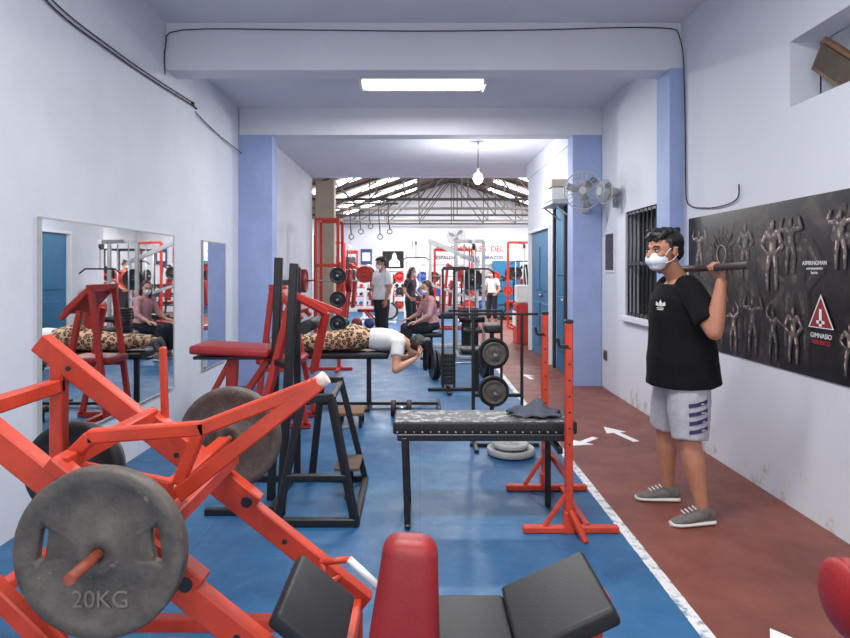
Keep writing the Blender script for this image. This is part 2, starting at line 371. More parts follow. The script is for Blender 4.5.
# ---------- wall banner ----------
def print_mat(name,c0,c1,c2,p0,p1,p2,sc,dist,rough=.4):
    m=bpy.data.materials.new(name); m.use_nodes=True; nt=m.node_tree;N=nt.nodes;L=nt.links;p=N['Principled BSDF']
    geo=N.new('ShaderNodeNewGeometry')
    n=N.new('ShaderNodeTexNoise'); n.inputs['Scale'].default_value=sc; n.inputs['Detail'].default_value=5;n.inputs['Roughness'].default_value=.6; n.inputs['Distortion'].default_value=dist
    L.new(geo.outputs['Position'],n.inputs['Vector'])
    r=N.new('ShaderNodeValToRGB'); e=r.color_ramp.elements; e[0].position=p0;e[0].color=col(*c0);e[1].position=p2;e[1].color=col(*c2)
    x=e.new(p1); x.color=col(*c1)
    L.new(n.outputs['Fac'],r.inputs['Fac']); L.new(r.outputs['Color'],p.inputs['Base Color']); p.inputs['Roughness'].default_value=rough
    return m
BAN=print_mat('banner_print',(15,11,13),(32,24,26),(92,74,70),.46,.56,.76,3.6,1.4,.33)
TONES=[]
for a,k in enumerate((.42,.72,1.0)):
    TONES.append([print_mat('print_tone_%d_%d'%(a,i),tuple(int(c*k*.55) for c in t),tuple(int(c*k) for c in t),tuple(int(min(235,c*k*1.35)) for c in t),.38,.5,.66,18+6*i,.6,.34) for i,t in enumerate(((46,36,36),(96,82,77),(168,152,144)))])
FIG=TONES[1][1]; FIG2=TONES[0][0]
ban=empty('wall_banner')
b=B(); b.box((XR-.006,3.9,1.385),(.008,2.86,1.07),BAN,bev=0); b.obj('banner_sheet',ban)
NF=[0]
def flatfig(bb,y,z,h,tone,flip=1,pose=0):
    NF[0]+=1; x=XR-.0104-.00032*NF[0]
    caps=[]
    def cap(p,q,w1,w2): caps.append((p,q,w1,w2))
    cap((-.06,.5),(-.10,.26),.07,.05);cap((-.10,.26),(-.10,.03),.05,.03)
    cap((.06,.5),(.12,.27),.07,.05);cap((.12,.27),(.11,.03),.05,.03)
    cap((0,.52),(0,.66),.085,.10); cap((-.07,.76),(-.02,.74),.075,.055);cap((.07,.76),(.02,.74),.075,.055); cap((-.13,.80),(-.10,.80),.055,.05);cap((.13,.80),(.10,.80),.055,.05); cap((0,.84),(0,.93),.035,.052)
    for k in range(3):
        for s_ in (-1,1): cap((s_*.032,.56+.045*k),(s_*.028,.575+.045*k),.024,.022)
    if pose==0:
        cap((-.15,.78),(-.31,.80),.05,.045);cap((-.31,.80),(-.24,.97),.04,.03);cap((.15,.78),(.31,.80),.05,.045);cap((.31,.80),(.24,.97),.04,.03)
    elif pose==1:
        cap((-.15,.78),(-.24,.60),.05,.04);cap((-.24,.60),(-.08,.52),.04,.03);cap((.15,.78),(.26,.64),.05,.04);cap((.26,.64),(.12,.52),.04,.03)
    else:
        cap((-.15,.78),(-.22,.92),.05,.04);cap((-.22,.92),(-.10,1.06),.04,.03);cap((.15,.78),(.33,.70),.05,.04);cap((.33,.70),(.5,.66),.035,.025)
    n_=0
    for lv,(sc,sh) in enumerate(((1.0,0),(.70,.012),(.30,.028))):
        for (p,q,w1,w2) in caps:
            n_+=1; xx=x-.000005*n_
            P=V((p[0]*flip-sh,p[1]+sh*.6))*h; Q_=V((q[0]*flip-sh,q[1]+sh*.6))*h; d=(Q_-P); nn=V((-d.y,d.x)).normalized(); a0=math.atan2(nn.y,nn.x); pts=[]
            if lv==2: P,Q_=P*.8+Q_*.2,P*.3+Q_*.7
            for k in range(7): a=a0+math.pi*k/6; pts.append(P+V((math.cos(a),math.sin(a)))*w1*h*sc)
            for k in range(7): a=a0+math.pi+math.pi*k/6; pts.append(Q_+V((math.cos(a),math.sin(a)))*w2*h*sc)
            f=bb.bm.faces.new([bb.bm.verts.new((xx,y-pt.x,z+pt.y)) for pt in pts]); f.material_index=bb.mi(TONES[tone][lv])
b=B()
for (yy,zz,h,tn,fl,ps) in [(5.0,.90,.92,0,1,1),(4.35,.88,.98,0,-1,0),(3.80,.90,.92,0,1,1),(3.15,.90,.95,1,1,0),(5.18,.90,.38,1,1,1),(5.12,1.42,.40,2,1,0),(4.78,.90,.44,1,-1,0),(4.56,.88,.34,2,-1,2),(4.40,1.42,.40,1,1,1),(4.30,.90,.40,1,1,0),(4.06,1.34,.48,2,-1,1),(4.05,.89,.34,1,1,2),(3.83,.90,.36,2,1,1),(3.86,1.45,.36,1,1,0),(3.40,1.48,.34,2,1,0),(3.32,.90,.30,2,-1,1)]:
    flatfig(b,yy,zz,h,tn,fl,ps)
yy,zz,R=4.74,1.60,.14; xb=XR-.0165
b.torus((xb,yy,zz),X,R,.0025,FIG,28,6); b.torus((xb,yy,zz),X,R*.5,.0025,TONES[2][2],24,6)
for k in range(16):
    a=k*math.pi/8; b.beam((xb,yy+R*.5*math.cos(a),zz+R*.5*math.sin(a)),(xb,yy+R*1.5*math.cos(a),zz+R*1.5*math.sin(a)),.001,.009,FIG,bev=0)
b.obj('printed_figures',ban)
b=B(); xx=XR-.018
def tri(cy,cz,r,m,o): b.prism([(xx-o,cy+r*math.cos(a),cz+r*math.sin(a)) for a in (math.pi/2,math.pi*7/6,math.pi*11/6)],(-.0006,0,0),m)
tri(3.56,1.21,.130,SIGNW,0); tri(3.56,1.208,.115,mat('logo_red',(140,28,32),.6),.001)
b.box((xx-.003,3.56,1.205),(.001,.022,.10),SIGNW,bev=0); b.box((xx-.003,3.56,1.18),(.001,.07,.018),SIGNW,bev=0); b.obj('triangle_logo',ban)
text('GIMNASIO',.040,(xx,3.56,1.10),'x',SIGNW,ban,'print_text',.0005); text('AEROBICO',.034,(xx,3.56,1.062),'x',SIGNR,ban,'print_text',.0005)
text('ASPIRINGMAN',.035,(xx,3.62,1.52),'x',SIGNW,ban,'print_text',.0005)
text('entrenamiento',.025,(xx,3.62,1.49),'x',SIGNW,ban,'print_text',.0005); text('fuerza',.025,(xx,3.62,1.465),'x',SIGNW,ban,'print_text',.0005)
b=B(); b.box((XR-.008,7.55,1.70),(.01,.36,.5),WHITEP,bev=0); b.box((XR-.014,7.55,1.70),(.004,.31,.44),FIG,bev=0); b.obj('wall_poster')

# ---------- floor arrows ----------
def arrow(x,y,ang,L=.34):
    b=B(); c,s=math.cos(ang),math.sin(ang)
    P=[(-L/2,-.03),(L*.08,-.03),(L*.08,-.10),(L/2,0),(L*.08,.10),(L*.08,.03),(-L/2,.03)]
    b.prism([(x+p[0]*c-p[1]*s,y+p[0]*s+p[1]*c,.0005) for p in P],(0,0,.0015),SIGNW); b.obj('floor_arrow')
arrow(1.80,5.60,math.radians(105),.52); arrow(1.42,5.35,math.radians(-135),.36); arrow(1.46,2.38,math.radians(95),.36); arrow(1.5,8.6,math.radians(95),.4)

# ---------- wall fans ----------
def wall_fan(name,c,f,R,root):
    c=V(c); f=V(f).normalized(); b=B(); a,u,d=frame(f)
    b.torus(c,f,R,.008,GREYM,32,6); b.torus(c+f*.06,f,R*.6,.004,GREYM,24,5); b.torus(c-f*.06,f,R*.6,.004,GREYM,24,5)
    for k in range(24):
        t=2*math.pi*k/24; e=a*math.cos(t)+u*math.sin(t)
        b.tube([c+f*.075+e*.03,c+f*.06+e*R*.6,c+e*R],.0028,GREYM,5); b.tube([c-f*.07+e*.05,c-f*.06+e*R*.6,c+e*R],.0028,GREYM,5)
    b.cyl(c+f*.078,c+f*.07,.045,GREYM); b.cyl(c-f*.05,c-f*.17,.055,GREYM,.045)
    for k in range(3):
        t=2*math.pi*k/3+.4; e=a*math.cos(t)+u*math.sin(t); g=-a*math.sin(t)+u*math.cos(t)
        b.prism([c+e*.03-g*.02+f*.012,c+e*R*.45-g*R*.28+f*.03,c+e*R*.85-g*R*.25+f*.02,c+e*R*.9+g*R*.12-f*.02,c+e*R*.4+g*R*.12-f*.01],f*.003,mat('fan_blade',(120,126,134),.4))
    b.tube([c-f*.12,c-f*.14-Z*.12,V(root)],.016,GREYM); b.box(V(root),(.1,.03,.14),GREYM); b.obj(name)
wall_fan('wall_fan',(1.99,7.56,2.45),(-.35,-1,-.1),.23,(2.1,7.875,2.28))
wall_fan('wall_fan',(2.12,7.1,2.38),(-1,-.35,0),.14,(2.3,7.25,2.28))
b=B(); b.box((1.92,8.75,2.40),(.26,.75,.04),GREYM); b.box((1.92,8.75,2.52),(.24,.6,.18),WHITEP,bev=.02); b.box((1.90,8.6,2.67),(.2,.3,.1),mat('storage_carton',(190,180,160),.7)); 
for yy in (8.45,9.05): b.beam((2.05,yy,2.2),(1.82,yy,2.38),.02,.02,GREYM)
b.obj('wall_shelf_with_boxes')

# ============ LEG PRESS ============
lp=empty('leg_press_machine')
def rz(x): return 1.14-.80*(x+1.33)
b=B(); ny,fy=1.72,2.32
for yy in (ny,fy):
    b.beam((-1.42,yy,rz(-1.42)),(-.20,yy,rz(-.20)),.055,.075,RED)
    b.beam((-1.35,yy,.0),(-1.35,yy,1.13),.05,.05,RED)
    b.beam((-1.45,yy,.03),(.55,yy,.03),.06,.06,RED)
    b.beam((-.24,yy,.04),(-.24,yy,.28),.05,.05,RED)
    b.beam((-1.33,yy,.74),(-.62,yy,.05),.05,.05,RED)
for (x,z) in ((-1.35,1.05),(-1.42,.03),(.5,.03),(-.24,.24)): b.beam((x,ny,z),(x,fy,z),.05,.05,RED,up=Z)
b.beam((-1.28,fy,.16),(-.40,fy,.16),.05,.05,RED)
b.beam((-1.35,ny,.45),(-1.35,fy,.45),.04,.04,RED)
b.beam((-.96,fy+.02,.86),(-.97,fy+.02,1.19),.025,.025,RED)
for yy in (ny,fy):
    for x in (-1.3,-.9,-.5): 
        b.cyl((x,yy-.032,rz(x)),(x,yy+.032,rz(x)),.010,IRON2,seg=8)
b.obj('frame',lp)
b=B()
for yy in (ny,fy):
    b.beam((-1.02,yy,rz(-1.02)+.06),(-.60,yy,rz(-.60)+.06),.06,.04,RED)
    for x in (-.98,-.64): b.cyl((x,yy-.035,rz(x)+.035),(x,yy+.035,rz(x)+.035),.02,IRON2)
ay=1.80
b.beam((-1.03,ay,.92),(-.95,ay,1.0),.04,.04,RED); b.beam((-.96,ay,.998),(-.62,ay,1.022),.04,.04,RED); b.beam((-.64,ay,1.018),(-.31,ay,1.145),.04,.04,RED)
b.beam((-.29,ay,1.155),(-.70,ay,.83),.045,.045,RED); b.beam((-.72,ay,.85),(-1.03,ay,.91),.04,.04,RED)
b.beam((-.64,ay,1.01),(-.70,ay,.86),.035,.035,RED)
b.beam((-1.0,ny,.94),(-1.0,fy,.94),.045,.045,RED); b.beam((-.70,ny,.78),(-.70,fy,.78),.05,.05,RED)
b.cyl((-.298,ay,1.15),(-.272,ay,1.170),.021,mat('tube_end',(214,190,176),.6))
b.beam((-.77,1.60,.80),(-.77,2.44,.80),.05,.05,RED)
b.cyl((-.77,1.36,.80),(-.77,1.60,.80),.013,RUST); b.cyl((-.77,2.44,.80),(-.77,2.68,.80),.013,RUST)
b.obj('carriage',lp)
b=B(); b.plate((-.77,1.5,.80),Y,.205,IRON,.045); po=b.obj('weight_plate',lp)
cb=B()
for a in (8,172):
    ca,sa=math.cos(math.radians(a)),math.sin(math.radians(a))
    cb.box(V((-.77+.138*ca,1.5,.80+.138*sa)),(.022,.2,.085),IRON,mat3(V((ca,0,sa)),Y,V((-sa,0,ca))),.010,4)
co=cb.obj('cutter'); md=po.modifiers.new('b','BOOLEAN'); md.object=co; md.operation='DIFFERENCE'; md.solver='EXACT'
bpy.context.view_layer.update()
me=bpy.data.meshes.new_from_object(po.evaluated_get(bpy.context.evaluated_depsgraph_get()))
if len(me.polygons)>200: po.data=me
po.modifiers.clear(); bpy.data.objects.remove(co)
IL=mat('raised_letters',(122,113,106),.6,metal=.1)
text('20KG',.058,(-.765,1.486,.69),'y',IL,lp,'plate_lettering',.003)
b=B(); b.plate((-.77,2.52,.80),Y,.205,IRON,.045); b.plate((-.77,2.575,.80),Y,.17,IRON2,.04)
b.cyl((-1.35,2.34,.70),(-1.35,2.58,.70),.013,RUST); b.plate((-1.35,2.42,.70),Y,.19,IRON2,.04); b.plate((-1.35,2.475,.70),Y,.17,IRON,.04); b.obj('far_weight_plates',lp)
b=B()
ra=math.degrees(math.atan(.126/.275))
b.pad((.155,1.80,.43),(.22,.33,.05),BLKV,bev=.014)
b.pad((.395,1.80,.51),(.285,.34,.055),BLKV,rotm(0,-ra,0),bev=.014)
b.pad((-.30,1.78,.505),(.22,.34,.05),BLKV,rotm(0,38.6,0),bev=.014)
b.pad((-.035,1.60,.61),(.20,.15,.37),REDV,rotm(0,4,0),.04,taper=.68)
b.beam((.06,1.8,.38),(.27,1.8,.38),.06,.04,RED); b.beam((.25,1.8,.39),(.55,1.8,.53),.06,.04,RED)
b.beam((.18,1.8,.04),(.18,1.8,.38),.05,.05,RED); b.beam((.5,1.8,.04),(.5,1.8,.49),.05,.05,RED)
b.beam((.52,1.62,.50),(.30,1.62,.40),.03,.03,RED)
b.beam((.18,ny,.03),(.18,fy,.03),.05,.05,RED)
b.beam((-.03,1.65,.03),(-.03,1.65,.5),.04,.04,RED); b.beam((-.03,1.65,.40),(.18,1.8,.38),.04,.03,RED)
b.beam((-.30,1.74,.28),(-.28,1.78,.48),.04,.04,RED)
b.obj('seat_and_backrest',lp)
b=B(); b.tube([(-.31,2.1,.42),(-.33,2.1,.49),(-.24,2.1,.50),(-.19,2.08,.465)],.011,RED); b.cyl((-.24,2.1,.50),(-.14,2.06,.43),.013,WHITEP); b.tube([(-.31,2.1,.42),(-.30,2.32,.33)],.011,RED)
b.obj('safety_handle',lp)

b=B(); b.cyl((1.06,1.55,.66),(1.45,1.45,.66),.095,REDV,seg=28); b.sph((1.06,1.55,.66),(.03,.095,.095),REDV,seg=20)
b.beam((1.3,1.5,.03),(1.3,1.5,.58),.05,.05,RED2); b.beam((1.0,1.5,.025),(1.7,1.5,.025),.05,.05,RED2); b.beam((1.3,1.2,.025),(1.3,1.8,.025),.05,.05,RED2); b.obj('padded_roller_bench')

# ============ BENCH + RACK ============
b=B(); b.pad((.375,3.72,.57),(1.06,.32,.07),BLKV,bev=.012); b.pad((.375,3.72,.602),(1.04,.30,.010),WORN,bev=.004)
for i in range(22): b.sph((-.13+i*.048,3.558,.548),.006,STEEL,seg=8)
b.beam((-.13,3.56,.52),(.88,3.56,.52),.03,.04,BLK); b.beam((-.13,3.88,.52),(.88,3.88,.52),.03,.04,BLK)
b.beam((-.07,3.56,.0),(-.09,3.56,.52),.035,.035,BLK); b.beam((-.07,3.88,.0),(-.09,3.88,.52),.035,.035,BLK); b.beam((-.07,3.52,.015),(-.07,3.92,.015),.03,.03,BLK)
b.beam((.80,3.53,.45),(.80,3.95,.45),.03,.04,BLK)
b.beam((.80,3.88,.0),(.80,3.88,.52),.035,.035,BLK)
b.obj('flat_bench')
b=B()
for yy in (3.50,4.17):
    b.beam((.84,yy,.02),(.84,yy,1.18),.042,.042,RED); b.beam((.58,yy,.02),(1.12,yy,.02),.05,.035,RED)
    b.beam((.84,yy,.0),(.84,yy,.12),.06,.06,RED); b.beam((.70,yy,.03),(.83,yy,.22),.025,.025,RED)
    for k in range(7): b.cyl((.84,yy-.023,.5+k*.09),(.84,yy+.023,.5+k*.09),.006,DARK,seg=8)
    b.box((.81,yy,1.05),(.05,.05,.02),BLK); b.beam((.785,yy,1.05),(.775,yy,1.10),.05,.012,BLK); b.box((.84,yy,1.19),(.045,.045,.02),BLK)
b.beam((.84,3.50,.30),(.84,4.17,.30),.035,.035,RED); b.beam((.84,3.46,.14),(.90,3.36,.0),.03,.03,RED); b.beam((.95,3.50,.02),(.95,4.17,.02),.035,.035,RED)
b.obj('barbell_rack')
b=B(); bm=b.bm; T=mat('towel_grey',(84,90,104),.9,var=.25,scale=20,bump=.5,bscale=120); b.mi(T)
n=22; g=[]
for i in range(n+1):
    row=[]
    for j in range(n+1):
        u=i/n-.5;v=j/n-.5; r=math.hypot(u,v)
        row.append(bm.verts.new((.69+u*.29*(1+.15*math.sin(7*v)),3.74+v*.2*(1+.2*math.cos(6*u)),.613+.065*max(0,1-1.9*r)*(1+.5*math.sin(13*u+4*v))+.018*abs(math.sin(21*v+9*u)))))
    g.append(row)
for i in range(n):
    for j in range(n): f=bm.faces.new((g[i][j],g[i+1][j],g[i+1][j+1],g[i][j+1])); f.smooth=True
o=b.obj('towel'); md=o.modifiers.new('s','SOLIDIFY'); md.thickness=.006

# ============ black / red machine (left centre) ============
b=B()
b.beam((-.96,4.0,0),(-.91,4.0,1.56),.045,.05,BLK); b.beam((-.84,3.75,0),(-.76,3.75,1.52),.045,.05,BLK); b.beam((-.86,4.35,0),(-.86,4.35,1.5),.045,.045,BLK)
b.beam((-.96,4.0,.9),(-.80,3.75,.9),.04,.04,BLK)
b.beam((-.92,4.0,1.40),(-.86,4.35,1.40),.04,.04,BLK)
b.beam((-1.30,3.75,.02),(-.84,3.75,.02),.04,.04,BLK); b.beam((-1.30,4.35,.02),(-.39,4.35,.02),.04,.04,BLK); b.beam((-.90,3.58,.02),(-.90,4.4,.02),.04,.04,BLK)
b.beam((-.83,3.58,.0),(-.69,3.62,.72),.045,.045,BLK); b.beam((-.37,3.58,.0),(-.52,3.62,.74),.045,.045,BLK); b.beam((-.71,3.62,.72),(-.50,3.62,.74),.045,.045,BLK); b.beam((-.83,3.58,.025),(-.37,3.58,.025),.045,.045,BLK)
b.beam((-.78,3.59,.28),(-.42,3.59,.28),.035,.035,BLK)
b.beam((-.76,4.35,.0),(-.68,4.3,.72),.04,.04,BLK); b.beam((-.38,4.35,.0),(-.55,4.3,.72),.04,.04,BLK); b.beam((-.70,4.3,.72),(-.53,4.3,.72),.04,.04,BLK)
b.beam((-.37,3.58,.02),(-.38,4.35,.02),.04,.04,BLK); b.beam((-.52,3.62,.72),(-.55,4.3,.70),.035,.035,BLK)
b.box((-.47,4.12,.20),(.16,.3,.02),mat('step_plate',(92,72,58),.7,var=.3)); b.beam((-.47,4.0,.0),(-.47,4.0,.19),.03,.03,BLK);b.beam((-.47,4.24,.0),(-.47,4.24,.19),.03,.03,BLK)
b.pad((-1.20,4.05,.965),(.50,.34,.055),REDV,rotm(0,3,0),bev=.018); b.box((-1.20,4.05,.925),(.46,.30,.02),BLK)
b.beam((-1.26,4.05,.0),(-1.22,4.05,.92),.05,.07,RED2); b.beam((-1.42,4.05,.55),(-1.22,4.05,.92),.035,.035,RED2); b.beam((-1.26,4.05,.5),(-.94,4.0,.95),.04,.04,RED2)
b.beam((-1.03,3.95,.45),(-.80,3.9,1.30),.06,.045,RED2); b.beam((-.80,3.95,1.32),(-.62,4.1,1.20),.045,.045,RED2); b.beam((-.62,4.1,1.20),(-.72,4.2,.80),.045,.045,RED2)
b.beam((-.86,4.35,1.30),(-.55,4.35,1.18),.04,.04,RED2)
b.cyl((-.72,3.85,1.12),(-.72,4.35,1.12),.04,BLKV)
b.obj('seated_press_machine')

b=B(); ox,oy=-1.30,6.02
for dy in (-.22,.22):
    b.beam((ox-.28,oy+dy,.03),(ox+.28,oy+dy,.03),.05,.05,RED2); b.beam((ox-.24,oy+dy,.03),(ox-.08,oy+dy,1.32),.05,.05,RED2); b.beam((ox+.24,oy+dy,.03),(ox+.02,oy+dy,1.10),.05,.05,RED2)
    b.beam((ox-.20,oy+dy,.55),(ox+.14,oy+dy,.55),.045,.045,RED2); b.beam((ox-.08,oy+dy,1.32),(ox+.20,oy+dy,1.02),.045,.045,RED2)
b.beam((ox-.08,oy-.26,1.32),(ox-.08,oy+.26,1.32),.05,.05,RED2); b.beam((ox,oy-.22,.03),(ox,oy+.22,.03),.05,.05,RED2)
b.pad((ox-.03,oy,.62),(.44,.38,.07),REDV); b.pad((ox+.07,oy,1.18),(.30,.44,.07),REDV,rotm(0,43,0))
b.obj('preacher_curl_bench')

# ============ plate loaded machine centre ============
b=B()
b.beam((.46,5.35,0),(.46,5.35,1.10),.03,.03,BLK); b.beam((.88,5.35,0),(.88,5.35,1.10),.025,.025,BLK); b.beam((.18,5.35,1.10),(1.02,5.35,1.10),.02,.02,BLK)
b.beam((.42,5.2,.015),(1.0,5.2,.015),.035,.03,BLK); b.beam((.46,5.0,.015),(.46,5.6,.015),.035,.03,BLK); b.beam((.88,5.0,.015),(.88,5.6,.015),.035,.03,BLK); b.beam((.42,5.55,.015),(1.0,5.55,.015),.035,.03,BLK)
b.beam((.62,5.35,.10),(.62,5.35,1.02),.035,.05,BLK); b.beam((.46,5.35,.40),(.88,5.35,.40),.03,.03,BLK)
for z in (.78,.46): 
    b.cyl((.62,5.1,z),(.62,5.35,z),.013,STEEL)
    b.plate((.62,5.22,z),Y,.13,IRON2,.035); b.plate((.62,5.17,z),Y,.10,IRON,.03)
b.pad((.62,5.32,.98),(.14,.18,.07),BLKV,bev=.02)
b.plate((.73,4.98,.035),Z,.19,GREYM,.05); b.plate((.73,4.98,.08),Z,.14,GREYM,.03)
b.obj('plate_loaded_machine')

# ============ people ============
def icos(bm,c,r,rot=None,seg=14):
    if not hasattr(r,'__len__'): r=(r,r,r)
    M=Matrix.Translation(V(c))@(rot if rot else Matrix.Identity(4))@Matrix.Diagonal((r[0],r[1],r[2],1))
    bmesh.ops.create_uvsphere(bm,u_segments=seg,v_segments=max(8,seg//2),radius=1,matrix=M)
def loft(bm,rings,n=18):
    R=[]
    for c,u,v in rings: R.append([bm.verts.new(V(c)+V(u)*math.cos(2*math.pi*k/n)+V(v)*math.sin(2*math.pi*k/n)) for k in range(n)])
    for a,bq in zip(R[:-1],R[1:]):
        for k in range(n): bm.faces.new((a[k],a[(k+1)%n],bq[(k+1)%n],bq[k]))
    bm.faces.new(R[0][::-1]); bm.faces.new(R[-1])
def limb(bm,pts,rads,caps=True,n=14):
    pts=[V(p) for p in pts]
    for i in range(len(pts)-1):
        d=pts[i+1]-pts[i]
        if d.length<1e-5: continue
        a,u,_=frame(d)
        loft(bm,[(pts[i],a*rads[i],u*rads[i]),(pts[i+1],a*rads[i+1],u*rads[i+1])],n)
    for i,p in enumerate(pts):
        if caps or 0<i<len(pts)-1: icos(bm,p,rads[i],seg=n)
def remesh(bm,voxel,m,name,parent,sm=3,disp=None):
    bmesh.ops.recalc_face_normals(bm,faces=bm.faces)
    me=bpy.data.meshes.new(name); bm.to_mesh(me); bm.free()
    o=bpy.data.objects.new(name,me); SC.collection.objects.link(o)
    md=o.modifiers.new('r','REMESH'); md.mode='VOXEL'; md.voxel_size=voxel; md.use_smooth_shade=True
    if sm: md=o.modifiers.new('s','SMOOTH'); md.factor=.5; md.iterations=sm
    if disp:
        tx=bpy.data.textures.new('t','CLOUDS'); tx.noise_scale=disp[1]
        md=o.modifiers.new('d','DISPLACE'); md.texture=tx; md.strength=disp[0]; md.mid_level=.5
    bpy.context.view_layer.update()
    me=bpy.data.meshes.new_from_object(o.evaluated_get(bpy.context.evaluated_depsgraph_get()))
    o.modifiers.clear(); o.data=me; me.materials.clear(); me.materials.append(m)
    for p in me.polygons: p.use_smooth=True
    o.parent=parent; return o
def mixp(a,b,t): return V(a)*(1-t)+V(b)*t
def hand(bm,w,d,nrm,curl,side,k=1.0):
    w=V(w); d=V(d).normalized(); nrm=V(nrm); nrm=(nrm-d*nrm.dot(d)).normalized(); s=d.cross(nrm)*side
    loft(bm,[(w-d*.01,s*.022*k,nrm*.017*k),(w+d*.02*k,s*.034*k,nrm*.015*k),(w+d*.06*k,s*.042*k,nrm*.014*k),(w+d*.088*k,s*.040*k,nrm*.012*k)],14)
    for i,(off,L) in enumerate(((.030,.9),(.010,1.0),(-.011,.94),(-.031,.76))):
        p=w+d*.082*k+s*off*k; a=0; pts=[p-d*.02*k,p]
        for j,l in enumerate((.043,.027,.021)):
            a+=curl*(.85,1.1,.8)[j]; p=p+(d*math.cos(a)+nrm*math.sin(a))*l*L*k; pts.append(p)
        limb(bm,pts,[.0095*k,.0095*k,.009*k,.0083*k,.007*k],n=10)
    p=w+d*.025*k+s*.030*k; q=p+(d*.5+s*.65+nrm*.35).normalized()*.035*k; r=q+(d*.8+s*.05+nrm*(.3+.5*min(1,curl))).normalized()*.032*k; t=r+(d*.7-s*.3+nrm*.6*min(1,curl)).normalized()*.026*k
    limb(bm,[p,q,r,t],[.013*k,.0115*k,.0105*k,.008*k],n=10)
def head(parent,c,f,up,skin,hairm,k=1.0,mask=None,hair='short'):
    c=V(c); f=V(f).normalized(); up=V(up); up=(up-f*up.dot(f)).normalized(); l=up.cross(f)
    R=mat3(f,l,up)
    def P(a,b_,u): return c+(f*a+l*b_+up*u)*k
    bm=bmesh.new()
    icos(bm,P(-.012,0,.028),(.094*k,.075*k,.086*k),R,24); icos(bm,P(.022,0,-.03),(.068*k,.062*k,.075*k),R,20); icos(bm,P(.045,0,-.082),(.04*k,.036*k,.03*k),R)
    icos(bm,P(-.03,0,-.04),(.06*k,.055*k,.06*k),R)
    limb(bm,[P(.084,0,.008),P(.104,0,-.024)],[.009*k,.014*k],n=10); icos(bm,P(.096,.011,-.028),.009*k); icos(bm,P(.096,-.011,-.028),.009*k)
    icos(bm,P(.082,0,-.055),(.012*k,.024*k,.006*k),R); icos(bm,P(.080,0,-.064),(.012*k,.020*k,.007*k),R)
    icos(bm,P(.074,0,.022),(.018*k,.048*k,.010*k),R)
    for s_ in (-1,1):
        icos(bm,P(-.008,s_*.076,-.004),(.020*k,.009*k,.032*k),R); icos(bm,P(.062,s_*.04,-.02),(.022*k,.02*k,.018*k),R)
    remesh(bm,.0045*k,skin,'head_skin',parent,3)
    b=B(); EW=mat('eye_white',(215,208,200),.3); EP=mat('eye_pupil',(30,20,18),.2)
    for s_ in (-1,1):
        b.sph(P(.076,s_*.031,.003),(.011*k,.013*k,.0055*k),EW,R); b.sph(P(.083,s_*.031,.003),(.0055*k,.006*k,.0052*k),EP,R)
        b.tube([P(.080,s_*.017,.009),P(.0865,s_*.031,.0105),P(.079,s_*.046,.006)],.0022*k,EP,6)
        b.tube([P(.087,s_*.014,.024),P(.088,s_*.032,.029),P(.075,s_*.05,.024)],.0038*k,hairm,6)
    b.box(P(.093,0,-.0595),(.004*k,.036*k,.003*k),mat('lip_line',(120,62,56),.5),R,0)
    b.obj('eyes_and_brows',parent)
    if mask:
        bm=bmesh.new()
        icos(bm,P(.045,0,-.045),(.070*k,.062*k,.048*k),R,20); icos(bm,P(.076,0,-.028),(.036*k,.03*k,.022*k),R); icos(bm,P(.05,0,-.08),(.045*k,.045*k,.026*k),R)
        remesh(bm,.005*k,mask,'face_mask',parent,3)
        b=B()
        for s_ in (-1,1):
            b.curve([P(.05,s_*.063,-.02),P(.02,s_*.073,.012),P(-.02,s_*.084,.015)],.0022*k,mask,10,6); b.curve([P(.045,s_*.058,-.065),P(.01,s_*.072,-.05),P(-.02,s_*.082,-.02)],.0022*k,mask,10,6)
        b.obj('mask_loops',parent)
    bm=bmesh.new()
    icos(bm,P(-.026,0,.044),(.094*k,.083*k,.085*k),R,24); icos(bm,P(-.055,0,.0),(.06*k,.072*k,.07*k),R,18)
    if hair=='short':
        icos(bm,P(.018,0,.088),(.070*k,.066*k,.036*k),R,14)
        for i in range(20): icos(bm,P(random.uniform(-.09,.05),random.uniform(-.06,.06),random.uniform(.095,.115)),random.uniform(.014,.022)*k)
        for i in range(7): limb(bm,[P(.03,-.05+i*.017,.10),P(.076,-.052+i*.016,.068-.006*(i%3))],[.018*k,.008*k],n=8)
        for s_ in (-1,1): limb(bm,[P(.01,s_*.074,.05),P(.012,s_*.074,.005)],[.012*k,.006*k],n=8)
    elif hair=='long':
        limb(bm,[P(-.05,0,.0),P(-.08,0,-.10),P(-.075,0,-.22)],[.07*k,.07*k,.045*k])
        for s_ in (-1,1): limb(bm,[P(-.02,s_*.07,.04),P(-.02,s_*.08,-.08),P(.0,s_*.075,-.18)],[.03*k,.03*k,.015*k])
    elif hair=='hang':
        for s_ in (-1,1): icos(bm,P(-.01,s_*.05,.02),(.06*k,.045*k,.08*k),R,16)
        for i in range(14):
            o_=V((random.uniform(-.04,.03),random.uniform(-.06,.05),0)); p0=P(-.03,0,.08)
            limb(bm,[p0+o_*.5,p0+o_+X*.04+Z*.0,p0+o_+V((.07,0,-.10)),p0+o_*1.2+V((.065,0,-.22)),p0+o_*1.1+V((.06,0,-.30))],[.045,.036,.026,.016,.008],n=8)
    remesh(bm,.006*k,hairm,'hair',parent,2,(.010*k,.02))
